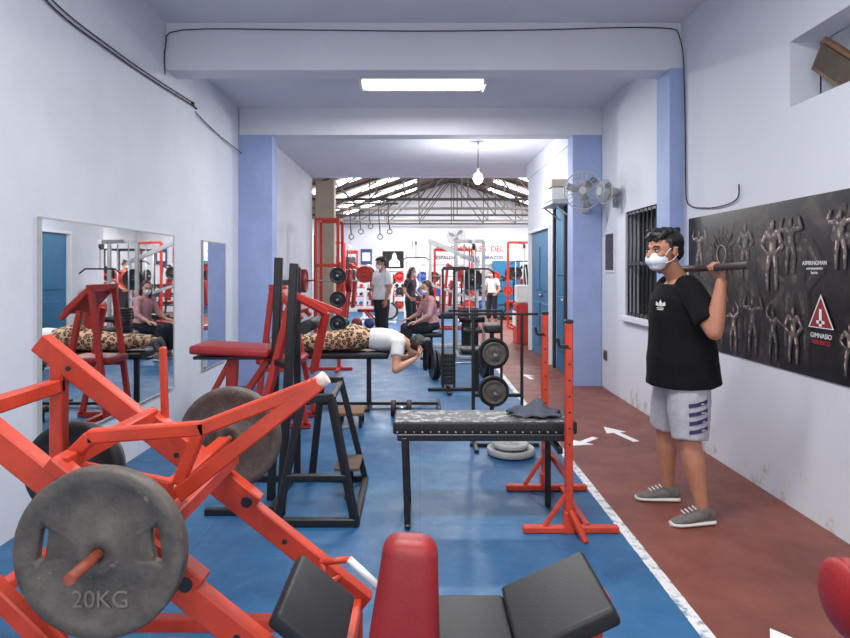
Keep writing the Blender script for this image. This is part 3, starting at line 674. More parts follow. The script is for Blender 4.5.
def shoe(parent,a,d,m,sole,k=1.0,gz=0):
    a=V(a); d=V(d); d.z=0; d.normalize(); s=Z.cross(d)
    bm=bmesh.new(); o=V((a.x,a.y,gz))
    st=[(-.075,.022,.02,.045),(-.062,.034,.037,.05),(-.01,.037,.043,.055),(.05,.041,.036,.046),(.11,.045,.026,.034),(.16,.042,.020,.028),(.19,.030,.015,.022),(.203,.014,.008,.018)]
    loft(bm,[(o+d*t*k+Z*zc*k,s*w*k,Z*h*k) for t,w,h,zc in st],16)
    limb(bm,[o+Z*.07*k-d*.015,a+Z*.0],[.042*k,.040*k])
    remesh(bm,.006*k,m,'shoe',parent,2)
    bm=bmesh.new(); loft(bm,[(o+d*t*k+Z*.015*k,s*(w+.006)*k,Z*.016*k) for t,w,h,zc in st],16)
    remesh(bm,.006*k,sole,'sole',parent,1)
def figure(name,J,skin,hairm,topm,botm,shoem,solem,sleeve=.6,leg=.55,g=1.0,k=1.0,mask=None,hair='short',hem=.12,bot_in=.02,top_in=.016,voxel=.011,prof=None,curl=(.35,.35),shoes=True,hands=True,lg=1.0,hk=1.0,btop=.12,ag=1.0,flare=.03):
    E=empty(name); pel=V(J['pel']); nb=V(J['nb']); F=V(J['f']).normalized(); up=(nb-pel).normalized(); F=(F-up*F.dot(up)).normalized(); Ls=up.cross(F)
    prof=prof or [(-.14,.12,.09),(-.02,.165,.125),(.12,.165,.125),(.35,.142,.108),(.6,.16,.118),(.8,.175,.115),(.92,.13,.085),(1.0,.065,.06)]
    def torso(bm,inf,t0=-.2,t1=1.1,fl=0):
        rs=[]; pr=prof
        def at(t):
            for (a,b_) in zip(pr[:-1],pr[1:]):
                if a[0]<=t<=b_[0]:
                    q=(t-a[0])/(b_[0]-a[0]); return (a[1]+(b_[1]-a[1])*q,a[2]+(b_[2]-a[2])*q)
            return (pr[-1][1],pr[-1][2]) if t>pr[-1][0] else (pr[0][1],pr[0][2])
        ts=sorted(set([t0,min(t1,1.0)]+[p[0] for p in pr if t0<p[0]<t1]))
        if t0<pr[0][0] and t0<=-.2 and inf==0: ts=ts[1:]
        for t in ts:
            a,d_=at(t)
            if fl and t<0: a,d_=at(0)
            c=pel+(nb-pel)*t; e=inf+(fl*max(0,.35-t))
            rs.append((c,Ls*(a*g+e)*k,F*(d_*g+e)*k))
        loft(bm,rs,24)
    legs=[]
    for h,kn,an in zip(J['hp'],J['kn'],J['an']):
        h,kn,an=V(h),V(kn),V(an); legs.append((h,kn,mixp(kn,an,.3),an))
    bm=bmesh.new(); torso(bm,0)
    hd=V(J['hd']); hu=V(J.get('hu',Z)).normalized()
    limb(bm,[nb-up*.03*k,nb+up*.01*k,hd-hu*.06*k-V(J['hf']).normalized()*.02*k],[.066*k,.060*k,.055*k])
    G=g*lg
    for h,kn,cf,an in legs: limb(bm,[h,mixp(h,kn,.5),kn,cf,mixp(cf,an,.6),an],[.088*k*G,.078*k*G,.056*k*G,.058*k*G,.043*k*lg,.036*k])
    for sh,el,wr in zip(J['sh'],J['el'],J['wr']):
        sh,el,wr=V(sh),V(el),V(wr); limb(bm,[sh,mixp(sh,el,.45),el,mixp(el,wr,.28),wr],[.055*k*g,.049*k*g*ag,.040*k*g*ag,.041*k*g*ag,.026*k*ag])
    remesh(bm,voxel,skin,'body_skin',E,4)
    if hands:
        for i in range(2):
            bm=bmesh.new(); hand(bm,J['wr'][i],J['hdir'][i],J['hn'][i],curl[i],J['hs'][i],k*.98); remesh(bm,.0038,skin,'hand',E,1)
    bm=bmesh.new(); torso(bm,top_in,hem,.97,fl=flare)
    for sh,el,wr in zip(J['sh'],J['el'],J['wr']):
        sh,el,wr=V(sh),V(el),V(wr)
        pts=[mixp(sh,nb,.35),sh]+([mixp(sh,el,sleeve)] if sleeve<=1 else [el,mixp(el,wr,sleeve-1)])
        rd=[.075*k*g,.068*k*g]+([.068*k*g*ag] if sleeve<=1 else [.052*k*g,.040*k*g])
        limb(bm,pts[:2],rd[:2]); limb(bm,pts[1:],rd[1:],caps=False)
    sho=remesh(bm,voxel*.85,topm,'shirt',E,3,(.010,.09))
    bm=bmesh.new(); torso(bm,bot_in*.6,-.14,btop)
    for h,kn,cf,an in legs:
        T=[(h,0),(mixp(h,kn,.5),.25),(kn,.5),(cf,.65),(an,1.0)]; R=[.090*G,.080*G,.058*G,.059*G,.040]
        pts=[];rd=[]
        for i,(p,t) in enumerate(T):
            if t<=leg: pts.append(p); rd.append((R[i]+bot_in*(1+.6*t))*k)
            else:
                t0=T[i-1][1]; q=(leg-t0)/(t-t0)
                if q>.02: pts.append(mixp(T[i-1][0],p,q)); rd.append((R[i-1]*(1-q)+R[i]*q+bot_in*(1+.6*leg))*k)
                break
        icos(bm,pts[0],rd[0]*.88); limb(bm,pts,rd,caps=False)
    bo=remesh(bm,voxel*.85,botm,'trousers' if leg>.8 else 'shorts',E,3,(.008,.08))
    if shoes:
        for i in range(2): shoe(E,J['an'][i],J['td'][i],shoem,solem,k,J.get('gz',0))
    head(E,hd,J['hf'],hu,skin,hairm,k*hk,mask,hair)
    return E,sho,bo
SK1=mat('skin_tan',(178,122,96),.5,var=.08,scale=20); SK2=mat('skin_light',(206,152,124),.5,var=.06,scale=20)
HB=mat('hair_black',(22,19,20),.5,var=.3,scale=60); HBR=mat('hair_brown',(52,34,28),.5,var=.35,scale=50)
MASK=mat('mask_white',(222,228,234),.7)
TB=mat('tshirt_black',(17,17,20),.9,var=.25,scale=12,spec=.2); TW=mat('tshirt_white',(222,222,222),.85,var=.05,scale=12)
SG=mat('shorts_grey',(168,168,174),.85,var=.12,scale=30); NAVY=mat('navy_stripe',(54,42,96),.8)
SHG=mat('sneaker_grey',(104,100,96),.8,var=.2,scale=40); SOLE=mat('sole_white',(214,212,206),.6)
DKP=mat('dark_trousers',(32,34,42),.85)
J=dict(pel=(1.60,3.78,.90),nb=(1.57,3.77,1.415),f=(-1,-.12,0),hd=(1.47,3.74,1.595),hf=(-1,-.42,-.06),
  hp=[(1.60,3.70,.84),(1.60,3.86,.84)],kn=[(1.585,3.64,.47),(1.56,3.93,.47)],an=[(1.645,3.61,.085),(1.59,3.98,.085)],
  sh=[(1.57,3.57,1.355),(1.57,3.97,1.355)],el=[(1.615,3.40,1.14),(1.64,4.16,1.15)],wr=[(1.645,3.385,1.415),(1.645,4.05,1.39)],
  td=[(-1,-.15,0),(-1,.1,0)],hdir=[(.0,0,1),(0,0,1)],hn=[(-1,0,0),(-1,0,0)],hs=[-1,1])
prof=[(-.14,.13,.11),(-.02,.175,.155),(.12,.18,.16),(.35,.172,.156),(.6,.178,.148),(.8,.19,.132),(.92,.14,.09),(1.0,.07,.065)]
man,shirt,shorts=figure('man_with_exercise_bar',J,SK1,HB,TB,SG,SHG,SOLE,sleeve=.78,leg=.48,g=1.02,k=1.0,mask=MASK,hem=-.21,bot_in=.028,top_in=.024,prof=prof,curl=(1.15,1.15),lg=1.1,hk=1.1,btop=.0,ag=1.14,flare=.055)
leafs=[[(-.006,-.005),(-.010,.012),(0,.030),(.010,.012),(.006,-.005)],[(-.008,-.006),(-.034,.000),(-.032,.020),(-.014,.012)],[(.008,-.006),(.034,.000),(.032,.020),(.014,.012)],[(-.026,-.012),(-.026,-.016),(.026,-.016),(.026,-.012)],[(-.020,-.020),(-.020,-.024),(.020,-.024),(.020,-.020)]]
decal(shirt,(1.0,3.42,1.27),(.80,.50,0),(.50,-.80,0),Z,[[(-a*1.15,c*1.15) for a,c in p] for p in leafs],SOLE,'shirt_logo',man)
st=[]
for i in range(4):
    zc=.045-.05*i; st.append([(-.062,zc-.014),(-.02,zc-.006),(.02,zc+.002),(.05,zc+.012),(.05,zc+.036),(.02,zc+.026),(-.02,zc+.016),(-.062,zc+.008)])
decal(shorts,(1.605,3.2,.655),(0,1,0),(1,0,0),Z,st,NAVY,'shorts_stripes',man,.005)
b=B()
for an in ((1.645,3.61),(1.59,3.98)):
    for i in range(4): b.beam((an[0]-.05-.022*i,an[1]-.03,.098-.008*i),(an[0]-.05-.022*i,an[1]+.02,.098-.008*i),.006,.006,SOLE,bev=0)
b.obj('shoe_laces',man)
b=B(); b.cyl((1.612,3.03,1.505),(1.612,4.17,1.475),.020,mat('bar_dark',(58,46,46),.5)); b.obj('exercise_bar')
ox,oy=-.80,13.0
J=dict(pel=(ox,oy,.92),nb=(ox,oy,1.44),f=(-.8,-.6,0),hd=(ox-.02,oy-.02,1.62),hf=(-.8,-.55,-.15),
  hp=[(ox+.05,oy-.07,.88),(ox-.05,oy+.07,.88)],kn=[(ox+.05,oy-.09,.48),(ox-.06,oy+.09,.48)],an=[(ox+.07,oy-.1,.085),(ox-.05,oy+.12,.085)],
  sh=[(ox+.12,oy-.15,1.38),(ox-.12,oy+.15,1.38)],el=[(ox+.17,oy-.2,1.10),(ox-.17,oy+.2,1.10)],wr=[(ox+.10,oy-.28,.86),(ox-.2,oy+.15,.86)],
  td=[(-.8,-.6,0),(-.8,-.6,0)],hdir=[(-.1,-.1,-1),(-.1,-.1,-1)],hn=[(-.6,.8,0),(.6,-.8,0)],hs=[-1,1])
figure('man_in_white_shirt',J,SK1,HB,TW,DKP,SHG,SOLE,sleeve=.75,leg=.92,g=1.2,mask=MASK,hem=-.1,voxel=.014,hk=1.12)
def leopard():
    m=bpy.data.materials.new('leopard_leggings'); m.use_nodes=True; nt=m.node_tree;N=nt.nodes;L=nt.links;p=N['Principled BSDF']
    geo=N.new('ShaderNodeNewGeometry'); v=N.new('ShaderNodeTexVoronoi'); v.inputs['Scale'].default_value=24; L.new(geo.outputs['Position'],v.inputs['Vector'])
    r=N.new('ShaderNodeValToRGB'); e=r.color_ramp.elements; e[0].position=.25;e[0].color=col(150,104,70); e[1].position=.56;e[1].color=col(206,170,138)
    x=e.new(.33); x.color=col(42,28,26); x=e.new(.46); x.color=col(52,34,30)
    L.new(v.outputs['Distance'],r.inputs['Fac']); L.new(r.outputs['Color'],p.inputs['Base Color']); p.inputs['Roughness'].default_value=.8
    return m
LEO=leopard(); yb=6.7; dx=.17; dz=.05
def Q(x,y,z): return (x+dx,y,z+dz)
J=dict(pel=Q(-.90,yb,.70),nb=Q(-.38,yb,.67),f=(0,0,-1),hd=Q(-.21,yb,.60),hf=(.35,-.25,-1),hu=(1,0,.25),
  hp=[Q(-.95,yb-.09,.68),Q(-.95,yb+.09,.68)],kn=[Q(-1.37,yb-.1,.655),Q(-1.37,yb+.1,.655)],an=[Q(-1.76,yb-.08,.66),Q(-1.76,yb+.08,.66)],
  sh=[Q(-.40,yb-.17,.65),Q(-.40,yb+.17,.65)],el=[Q(-.42,yb-.30,.40),Q(-.42,yb+.30,.40)],wr=[Q(-.22,yb-.20,.50),Q(-.22,yb+.20,.50)],
  td=[(-1,0,0),(-1,0,0)],hdir=[(.6,.6,.6),(.6,-.6,.6)],hn=[(0,.5,1),(0,-.5,1)],hs=[1,-1])
prw=[(-.14,.14,.11),(-.02,.175,.14),(.12,.165,.125),(.35,.125,.095),(.6,.14,.11),(.8,.155,.10),(.92,.12,.08),(1.0,.055,.055)]
wm,_,_=figure('woman_lying_on_bench',J,SK2,HB,TW,LEO,SHG,SOLE,sleeve=.5,leg=.93,g=1.05,bot_in=.012,top_in=.010,hem=.36,prof=prw,hair='hang',voxel=.012,shoes=False,curl=(.5,.5),btop=.42)
bm=bmesh.new()
for sy in (-.08,.08):
    o_=V(Q(-1.78,yb+sy,.655)); loft(bm,[(o_+X*.05+Z*.0,Y*.03,Z*.036),(o_-X*.02,Y*.04,Z*.05),(o_-X*.06-Z*.06,Y*.042,Z*.045),(o_-X*.075-Z*.10,Y*.04,X*.025)],14)
remesh(bm,.008,SHG,'shoes',wm,2)
b=B(); b.pad((-.93,yb,.575),(1.2,.36,.07),BLKV)
for x in (-1.40,-.55): b.beam((x,yb,.03),(x,yb,.545),.05,.05,BLK); b.beam((x,yb-.25,.02),(x,yb+.25,.02),.05,.04,BLK)
b.beam((-1.40,yb,.04),(.2,yb,.04),.04,.03,BLK); b.beam((.2,yb-.25,.02),(.2,yb+.25,.02),.04,.03,BLK); b.obj('back_extension_bench')
ox,oy=.17,10.4
J=dict(pel=(ox+.02,oy,.55),nb=(ox-.03,oy-.04,1.02),f=(-.9,-.5,0),hd=(ox-.07,oy-.06,1.18),hf=(-.7,-.7,-.2),
  hp=[(ox-.02,oy-.08,.52),(ox+.0,oy+.08,.52)],kn=[(ox-.38,oy-.28,.52),(ox-.42,oy+.0,.52)],an=[(ox-.36,oy-.30,.085),(ox-.42,oy+.02,.085)],
  sh=[(ox+.03,oy-.17,.97),(ox-.09,oy+.12,.97)],el=[(ox-.02,oy-.30,.74),(ox-.18,oy+.16,.74)],wr=[(ox-.22,oy-.33,.64),(ox-.35,oy+.05,.66)],
  td=[(-.9,-.5,0),(-.9,-.5,0)],hdir=[(-.9,-.2,-.1),(-.9,-.2,-.1)],hn=[(0,0,-1),(0,0,-1)],hs=[1,-1])
figure('woman_in_pink_top',J,SK2,HBR,mat('pink_top',(190,140,140),.85,var=.3,scale=25),DKP,SHG,SOLE,sleeve=1.5,leg=.93,g=.92,prof=prw,hair='long',voxel=.014,mask=MASK)
b=B(); b.pad((ox+.02,oy,.40),(.36,.35,.07),BLKV); b.beam((ox+.02,oy,.03),(ox+.02,oy,.38),.05,.05,BLK); b.box((ox+.02,oy,.02),(.36,.3,.04),BLK); b.obj('exercise_stool')
def standing(name,ox,oy,F,h,top,bot,hair,skin,sleeve=.6):
    s=h/1.72; F=V(F).normalized(); L_=Z.cross(F)
    def W(f,l,z): return V((ox,oy,0))+F*f*s+L_*l*s+Z*z*s
    J=dict(pel=W(0,0,.92),nb=W(.02,0,1.42),f=F,hd=W(.07,0,1.60),hf=F-Z*.2,hp=[W(0,.09,.88),W(0,-.09,.88)],kn=[W(.03,.10,.48),W(.05,-.11,.48)],an=[W(-.02,.11,.085),W(.0,-.13,.085)],
      sh=[W(0,.18,1.36),W(0,-.18,1.36)],el=[W(-.02,.26,1.10),W(-.02,-.26,1.10)],wr=[W(.16,.24,.96),W(.14,-.24,.94)],td=[F,F],hdir=[F-Z*.3,F-Z*.3],hn=[-L_,L_],hs=[1,-1])
    figure(name,J,skin,HBR if hair=='long' else HB,top,bot,SHG,SOLE,sleeve=sleeve,leg=.92,g=.98*s,k=s,prof=prw if hair=='long' else None,hair=hair,voxel=.016,mask=MASK)
standing('woman_in_white_top',2.02,17.3,(-.6,-.8,0),1.5,TW,DKP,'long',SK2)
standing('woman_in_dark_top',-.22,14.3,(.8,-.5,0),1.55,mat('dark_top',(60,50,64),.85),DKP,'long',SK2)
standing('man_in_red_shirt',3.6,16.9,(-.9,-.3,0),1.75,mat('red_tshirt',(170,60,50),.85),DKP,'short',SK1)

# ============ background equipment ============
def stack(b,x,y,z0,n,w=.3,d=.14):
    for i in range(n): b.box((x,y,z0+.03+i*.055),(w,d,.048),IRON2,bev=.004)
def cable_tower(name,x,y,h,m,w=.6,d=.9,padm=BLKV,arm=True):
    b=B()
    for sx in (-1,1):
        b.beam((x+sx*w/2,y,0),(x+sx*w/2,y,h),.06,.06,m); b.cyl((x+sx*.1,y,.1),(x+sx*.1,y,h-.05),.012,STEEL,seg=8)
        b.beam((x+sx*w/2,y-d,.03),(x+sx*w/2,y,.03),.05,.05,m)
    b.beam((x-w/2,y,h),(x+w/2,y,h),.06,.06,m); b.beam((x-w/2,y,.05),(x+w/2,y,.05),.06,.06,m); b.beam((x-w/2,y-d,.03),(x+w/2,y-d,.03),.05,.05,m)
    stack(b,x,y,.08,13)
    if arm:
        b.beam((x,y,h),(x,y-d*.9,h-.05),.05,.07,m); b.cyl((x-.02,y-d*.85,h-.12),(x+.02,y-d*.85,h-.12),.06,BLK)
        b.cyl((x,y-d*.9,h-.16),(x,y-d*.9,h-.5),.005,CABLE,seg=6); b.tube([(x-.35,y-d*.9,h-.58),(x-.25,y-d*.9,h-.5),(x+.25,y-d*.9,h-.5),(x+.35,y-d*.9,h-.58)],.014,BLK)
        b.pad((x,y-d*.7,.45),(.3,.35,.07),padm); b.beam((x,y-d*.7,.03),(x,y-d*.7,.42),.05,.05,m); b.cyl((x-.22,y-d*.5,.62),(x+.22,y-d*.5,.62),.05,padm)
        b.beam((x,y-d*.5,.1),(x,y-d*.5,.62),.04,.04,m); b.beam((x,y-d,.05),(x,y,.05),.05,.05,m)
    b.obj(name)
def power_rack(name,x,y,w,d,h,m):
    b=B()
    for sx in (0,1):
        for sy in (0,1): b.beam((x+sx*w,y+sy*d,0),(x+sx*w,y+sy*d,h),.05,.05,m)
        b.beam((x+sx*w,y,h),(x+sx*w,y+d,h),.05,.05,m); b.beam((x+sx*w,y,.03),(x+sx*w,y+d,.03),.05,.05,m); b.beam((x+sx*w,y,.8),(x+sx*w,y+d,.8),.03,.03,m)
    for sy in (0,1): b.beam((x,y+sy*d,h),(x+w,y+sy*d,h),.05,.05,m)
    b.beam((x,y+d,.03),(x+w,y+d,.03),.05,.05,m)
    b.cyl((x-.35,y-.05,1.3),(x+w+.35,y-.05,1.3),.014,STEEL)
    for xx in (x-.22,x-.17,x+w+.17,x+w+.22): b.plate((xx,y-.05,1.3),X,.2,REDV if m is RED2 else IRON2,.04)
    b.obj(name)
PB=mat('plate_blue',(40,80,160),.5)
def dumbbell_rack(name,x,y,w,m):
    b=B()
    for sx in (-1,1):
        b.beam((x+sx*w/2,y-.2,0),(x+sx*w/2,y+.15,.95),.05,.05,m); b.beam((x+sx*w/2,y-.25,.02),(x+sx*w/2,y+.2,.02),.05,.04,m)
    for z,yy in ((.3,-.08),(.6,.02),(.88,.12)):
        b.box((x,y+yy,z),(w,.2,.03),m)
        n=int(w/.2)
        for i in range(n):
            xx=x-w/2+.12+i*(w-.2)/max(1,n-1); r=.05+.02*random.random(); c=random.choice([IRON2,IRON2,RED2,PB])
            b.cyl((xx,y+yy-.12,z+.075),(xx,y+yy-.04,z+.075),r,c,seg=10); b.cyl((xx,y+yy+.04,z+.075),(xx,y+yy+.12,z+.075),r,c,seg=10); b.cyl((xx,y+yy-.1,z+.075),(xx,y+yy+.1,z+.075),.014,STEEL,seg=8)
    b.obj(name)
def fbench(name,x,y,m,padm,inc=0):
    b=B(); b.pad((x,y,.45),(.3,.5,.07),padm); b.pad((x,y+.55,.45+.28*math.sin(math.radians(inc))),(.3,.65,.07),padm,rotm(inc,0,0))
    for yy in (y-.15,y+.7): b.beam((x,yy,.03),(x,yy,.42),.05,.05,m); b.beam((x-.22,yy,.02),(x+.22,yy,.02),.05,.04,m)
    b.beam((x,y-.15,.2),(x,y+.7,.2),.05,.05,m); b.obj(name)
def press_frame(name,x,y,m,padm,flip=1):
    b=B(); f=flip
    for dy in (-.25,.25):
        b.beam((x-.5*f,y+dy,.03),(x+.6*f,y+dy,.03),.05,.05,m); b.beam((x-.4*f,y+dy,.03),(x-.25*f,y+dy,1.65),.05,.05,m); b.beam((x-.25*f,y+dy,1.62),(x+.45*f,y+dy,1.15),.045,.045,m); b.beam((x+.5*f,y+dy,.03),(x+.1*f,y+dy,.5),.045,.045,m)
    b.beam((x-.25*f,y-.3,1.62),(x-.25*f,y+.3,1.62),.05,.05,m); b.beam((x+.5*f,y-.25,.03),(x+.5*f,y+.25,.03),.05,.05,m); b.beam((x-.4*f,y-.25,.03),(x-.4*f,y+.25,.03),.05,.05,m)
    b.pad((x+.12*f,y,.52),(.42,.36,.08),padm); b.pad((x-.18*f,y,.90),(.08,.34,.65),padm,rotm(0,5*f,0))
    for s_ in (-1,1):
        b.cyl((x+.1*f,y+s_*.27,1.38),(x+.1*f,y+s_*.5,1.38),.014,STEEL); b.plate((x+.1*f,y+s_*.36,1.38),Y,.2,IRON2,.04); b.plate((x+.1*f,y+s_*.41,1.38),Y,.2,m,.04)
    b.obj(name)
def bike(name,x,y,m,f=1):
    b=B(); b.beam((x-.5,y,.03),(x+.5,y,.03),.06,.05,m); 
    for xx in (x-.45,x+.45): b.beam((xx,y-.22,.025),(xx,y+.22,.025),.05,.05,m)
    b.torus((x+.3*f,y,.34),Y,.22,.03,IRON2,28,8); b.cyl((x+.3*f,y-.03,.34),(x+.3*f,y+.03,.34),.19,GREYM,seg=28)
    b.beam((x-.05*f,y,.05),(x-.2*f,y,.9),.05,.05,m); b.pad((x-.2*f,y,.95),(.26,.18,.07),BLKV); b.beam((x-.08*f,y,.3),(x+.3*f,y,.34),.06,.06,m); b.beam((x+.3*f,y,.34),(x+.42*f,y,1.1),.05,.05,m)
    b.tube([(x+.3*f,y-.22,1.15),(x+.42*f,y-.2,1.1),(x+.42*f,y+.2,1.1),(x+.3*f,y+.22,1.15)],.015,BLK); b.box((x+.45*f,y,1.18),(.05,.18,.14),BLK)
    b.cyl((x+.02*f,y-.14,.3),(x+.02*f,y+.14,.3),.02,STEEL); b.box((x+.1*f,y-.18,.24),(.09,.08,.02),BLK); b.box((x-.06*f,y+.18,.36),(.09,.08,.02),BLK); b.obj(name)
def plate_wall(name,x,y,w,m):
    b=B()
    for xx in (x-w/2,x+w/2): b.beam((xx,y,0),(xx,y,1.35),.05,.05,m); b.beam((xx,y-.25,.02),(xx,y+.2,.02),.05,.04,m)
    for z in (.35,.8,1.25):
        b.beam((x-w/2,y,z),(x+w/2,y,z),.05,.05,m); n=int(w/.36)
        for i in range(n):
            xx=x-w/2+.2+i*(w-.4)/max(1,n-1); c=random.choice([IRON2,RED2,RED2,IRON2,PB]); b.cyl((xx,y-.16,z),(xx,y,z),.014,STEEL,seg=8); b.plate((xx,y-.07,z),Y,random.choice([.13,.16,.18]),c,.04)
    b.obj(name)
power_rack('power_rack',-1.78,10.6,.38,.6,2.35,RED2)
cable_tower('cable_pulley_machine',.90,11.2,2.0,GREYM,.5,.9)
cable_tower('cable_pulley_machine',-.1,16.6,2.3,WHITEP,.6,.9,REDV)
cable_tower('cable_pulley_machine',2.6,16.2,2.2,RED2,.6,.9,REDV)
cable_tower('cable_pulley_machine',4.5,14.8,2.1,RED2,.6,.9,REDV)
cable_tower('cable_pulley_machine',-2.3,16.4,2.2,RED2,.6,.9,REDV)
press_frame('chest_press_machine',-1.4,14.9,RED2,REDV); press_frame('chest_press_machine',3.1,14.4,RED2,BLKV,-1)
press_frame('chest_press_machine',-1.3,18.8,WHITEP,REDV); press_frame('chest_press_machine',2.9,18.6,BLK,REDV,-1)
press_frame('leg_extension_machine',.95,15.6,RED2,REDV,1)
power_rack('power_rack',.45,18.5,1.1,.9,2.1,RED2)
power_rack('power_rack',3.9,18.6,1.1,.9,2.1,BLK)
plate_wall('weight_plate_rack',-.1,20.0,1.5,RED2); plate_wall('weight_plate_rack',2.2,20.1,1.7,BLK)
dumbbell_rack('dumbbell_rack',-1.6,20.9,2.2,RED2); dumbbell_rack('dumbbell_rack',1.3,21.2,2.0,RED2); dumbbell_rack('dumbbell_rack',4.4,20.8,1.6,BLK)
fbench('weight_bench',-.1,17.6,RED2,REDV,20)
bike('exercise_bike',-1.15,17.3,WHITEP,1)
for (x,y,m) in ((-2.6,18.2,REDV),(-2.2,19.6,BLKV)):
    b=B(); b.lathe((x,y,1.35),Z,[(.001,-.55),(.13,-.55),(.17,-.50),(.17,.50),(.13,.55),(.001,.55)],m,24,False); b.torus((x,y,1.5),Z,.172,.008,SIGNW,24,6)
    for k in range(4):
        a=k*math.pi/2; b.cyl((x+.13*math.cos(a),y+.13*math.sin(a),1.9),(x,y,2.3),.006,STEEL,seg=6)
    b.cyl((x,y,2.3),(x,y,RZ-.06-abs(x-RX)*sl-.1),.008,STEEL,seg=6); b.obj('punching_bag')
b=B(); b.beam((.15,11.9,2.05),(1.15,11.9,1.62),.06,.08,WHITEP); b.beam((.2,11.9,0),(.2,11.9,2.05),.05,.05,WHITEP); b.beam((1.1,11.9,0),(1.1,11.9,1.68),.05,.05,WHITEP); b.beam((.1,11.6,.03),(.1,12.2,.03),.06,.06,WHITEP); b.beam((.1,11.9,.03),(1.25,11.9,.03),.06,.06,WHITEP)
b.beam((.2,11.9,1.2),(1.1,11.9,.9),.05,.05,WHITEP); b.pad((.65,11.8,.6),(.6,.3,.08),BLKV); b.beam((.65,11.8,.05),(.65,11.8,.58),.06,.06,WHITEP); b.plate((1.0,11.8,1.3),Y,.2,IRON2); b.cyl((1,11.78,1.3),(1,11.9,1.3),.015,STEEL); b.beam((1.0,11.9,1.3),(1.1,11.9,1.3),.05,.05,WHITEP); b.obj('leg_curl_machine')
b=B()
for x in (.28,.42): b.beam((x,7.6,0),(x,7.6,1.5),.03,.03,BLK)
b.beam((.28,7.6,1.5),(.60,7.6,1.5),.03,.04,BLK); b.beam((.60,7.6,1.5),(.60,7.5,.9),.012,.012,STEEL); b.beam((.1,7.6,.02),(1.05,7.6,.02),.05,.04,BLK); b.beam((.35,7.3,.02),(.35,8.0,.02),.05,.04,BLK); b.beam((1.0,7.3,.02),(1.0,8.0,.02),.05,.04,BLK)
b.beam((1.0,7.6,0),(1.0,7.6,1.0),.03,.03,BLK); b.beam((.35,7.6,.98),(1.0,7.6,.98),.03,.03,BLK); stack(b,.35,7.7,.06,7,.18,.12); b.pad((.7,7.6,.5),(.4,.3,.07),BLKV); b.beam((.7,7.6,.03),(.7,7.6,.47),.05,.05,BLK)
b.obj('pectoral_machine')
b=B(); b.beam((-1.55,9.2,0),(-1.55,9.2,2.0),.05,.05,RED2); b.beam((-1.2,9.2,0),(-1.2,9.2,1.6),.05,.05,RED2); b.beam((-1.7,9.2,.02),(-1.0,9.2,.02),.05,.04,RED2); b.beam((-1.55,8.9,.02),(-1.55,9.5,.02),.05,.04,RED2); b.beam((-1.2,8.9,.02),(-1.2,9.5,.02),.05,.04,RED2); b.beam((-1.55,9.2,1.55),(-1.2,9.2,1.55),.05,.05,RED2)
for z,c in ((1.4,IRON2),(1.05,IRON2),(.7,IRON2)): b.cyl((-1.2,9.0,z),(-1.2,9.2,z),.014,STEEL); b.plate((-1.2,9.08,z),Y,.12,c,.04)
b.obj('plate_storage_tree')
b=B(); b.box((-1.25,12.3,.30),(.75,.4,.04),BLK); 
for x in (-1.58,-.92): b.beam((x,12.3,0),(x,12.3,.3),.05,.3,BLK)
for i,c in enumerate(((44,110,84),(150,50,52),(50,80,130))): b.sph((-1.5+i*.25,12.3,.43),.11,mat('ball_%d'%i,c,.6))
b.obj('medicine_ball_rack')
b=B(); b.box((-.66,5.95,.13),(.26,.34,.03),WOOD)
for x in (-.76,-.56):
    for y in (5.82,6.08): b.beam((x,y,0),(x,y,.12),.03,.03,BLK)
b.obj('wooden_step')
b=B(); b.cyl((-.28,6.3,.08),(-.10,6.3,.08),.014,STEEL); b.plate((-.27,6.3,.08),X,.08,IRON2,.05); b.plate((-.11,6.3,.08),X,.08,IRON2,.05); b.obj('dumbbell')
b=B(); b.cyl((.1,8.4,.2),(1.0,8.6,.2),.014,STEEL)
for t in (.08,.14,.86,.92): b.plate((.1+.9*t,8.4+.2*t,.2),(.9,.2,0),.2,IRON2,.04)
b.obj('barbell')
sg=empty('wall_sign'); b=B(); b.box((1.75,21.97,2.05),(3.6,.03,.75),SIGNW,bev=0); b.obj('board',sg)
text('ABDOMINALES  DEL',.27,(1.75,21.94,2.22),'y',SIGNR,sg,'lettering',.005); text('ESPALDA   PIERNAS   BRAZOS',.18,(1.75,21.94,1.92),'y',SIGNB,sg,'lettering',.005)
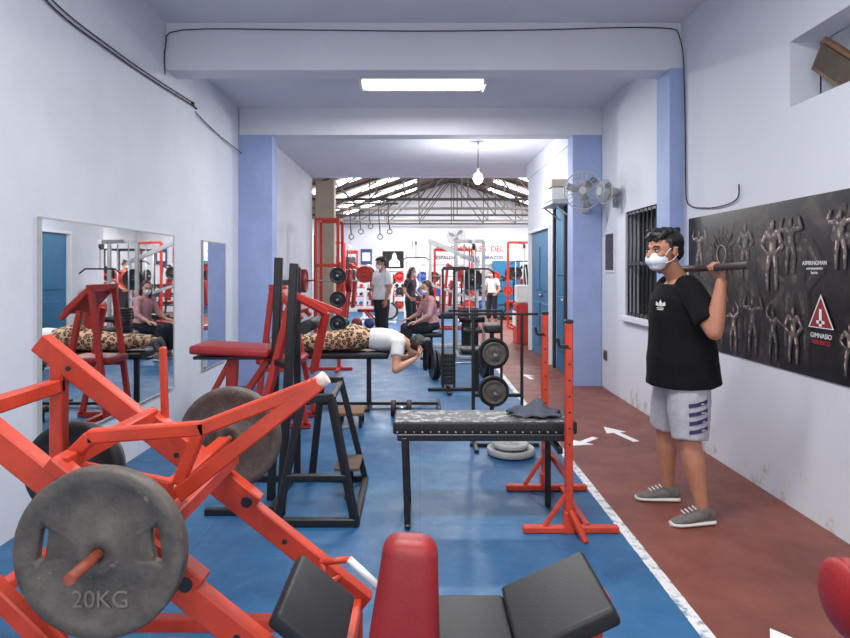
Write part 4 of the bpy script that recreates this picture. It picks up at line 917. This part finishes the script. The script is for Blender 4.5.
b=B(); b.box((-.9,21.97,1.85),(1.1,.03,.8),SIGNW,bev=0); b.box((-.9,21.94,1.85),(.85,.02,.6),DARK,bev=0); b.prism([(-1.1,21.92,1.6),(-.7,21.92,1.6),(-.72,21.92,1.8),(-.8,21.92,1.86),(-.84,21.92,2.05),(-.9,21.92,2.1),(-.96,21.92,2.05),(-1.0,21.92,1.86),(-1.08,21.92,1.8)],(0,-.01,0),SIGNW); b.obj('wall_poster')
b=B()
for (x,z,c) in ((-2.4,1.9,SIGNR),(-1.9,1.95,SIGNB),(4.1,2.0,SIGNR),(4.7,1.95,SIGNB)): b.box((x,21.97,z),(.4,.02,.55),c,bev=0); b.box((x,21.95,z),(.28,.01,.3),SIGNW,bev=0)
b.obj('wall_poster')
wall_fan('wall_fan',(1.25,21.3,2.65),(0,-1,-.1),.3,(1.25,21.98,2.55))
b=B(); b.cyl((-1.75,14.2,3.0),(-.5,14.2,3.0),.02,BLK)
for i in range(5): b.curve([(-1.6+i*.22,14.2,3.0),(-1.6+i*.22,14.2,2.7),(-1.57+i*.22,14.2,2.3+.12*(i%3))],.012,CABLE,8,6); b.torus((-1.57+i*.22,14.2,2.24+.12*(i%3)),Y,.055,.010,BLK,16,6)
b.obj('hanging_straps')
b=B(); b.box((3.0,21.6,.9),(.9,.5,1.8),DOORB); b.box((3.0,21.34,.9),(.02,.02,1.7),DARK,bev=0)
for x in (2.85,3.15): b.box((x,21.34,1.0),(.02,.03,.2),STEEL)
b.obj('storage_locker')
b=B(); b.box((2.08,12.6,.4),(.3,.5,.8),RED2,bev=.01); b.box((2.08,12.6,1.0),(.26,.4,.35),WHITEP,bev=.02); b.box((1.92,12.6,.5),(.02,.4,.3),SIGNW); b.obj('red_cabinet')

# ---------- camera ----------
cd=bpy.data.cameras.new('camera'); cd.sensor_width=36; cd.lens=26.26; cd.shift_x=.006; cd.shift_y=-.0576
co=bpy.data.objects.new('camera',cd); co.location=(0,0,1.48); co.rotation_euler=(math.pi/2,0,0); SC.collection.objects.link(co); SC.camera=co
SC.view_settings.view_transform='Standard'; SC.view_settings.exposure=0.08
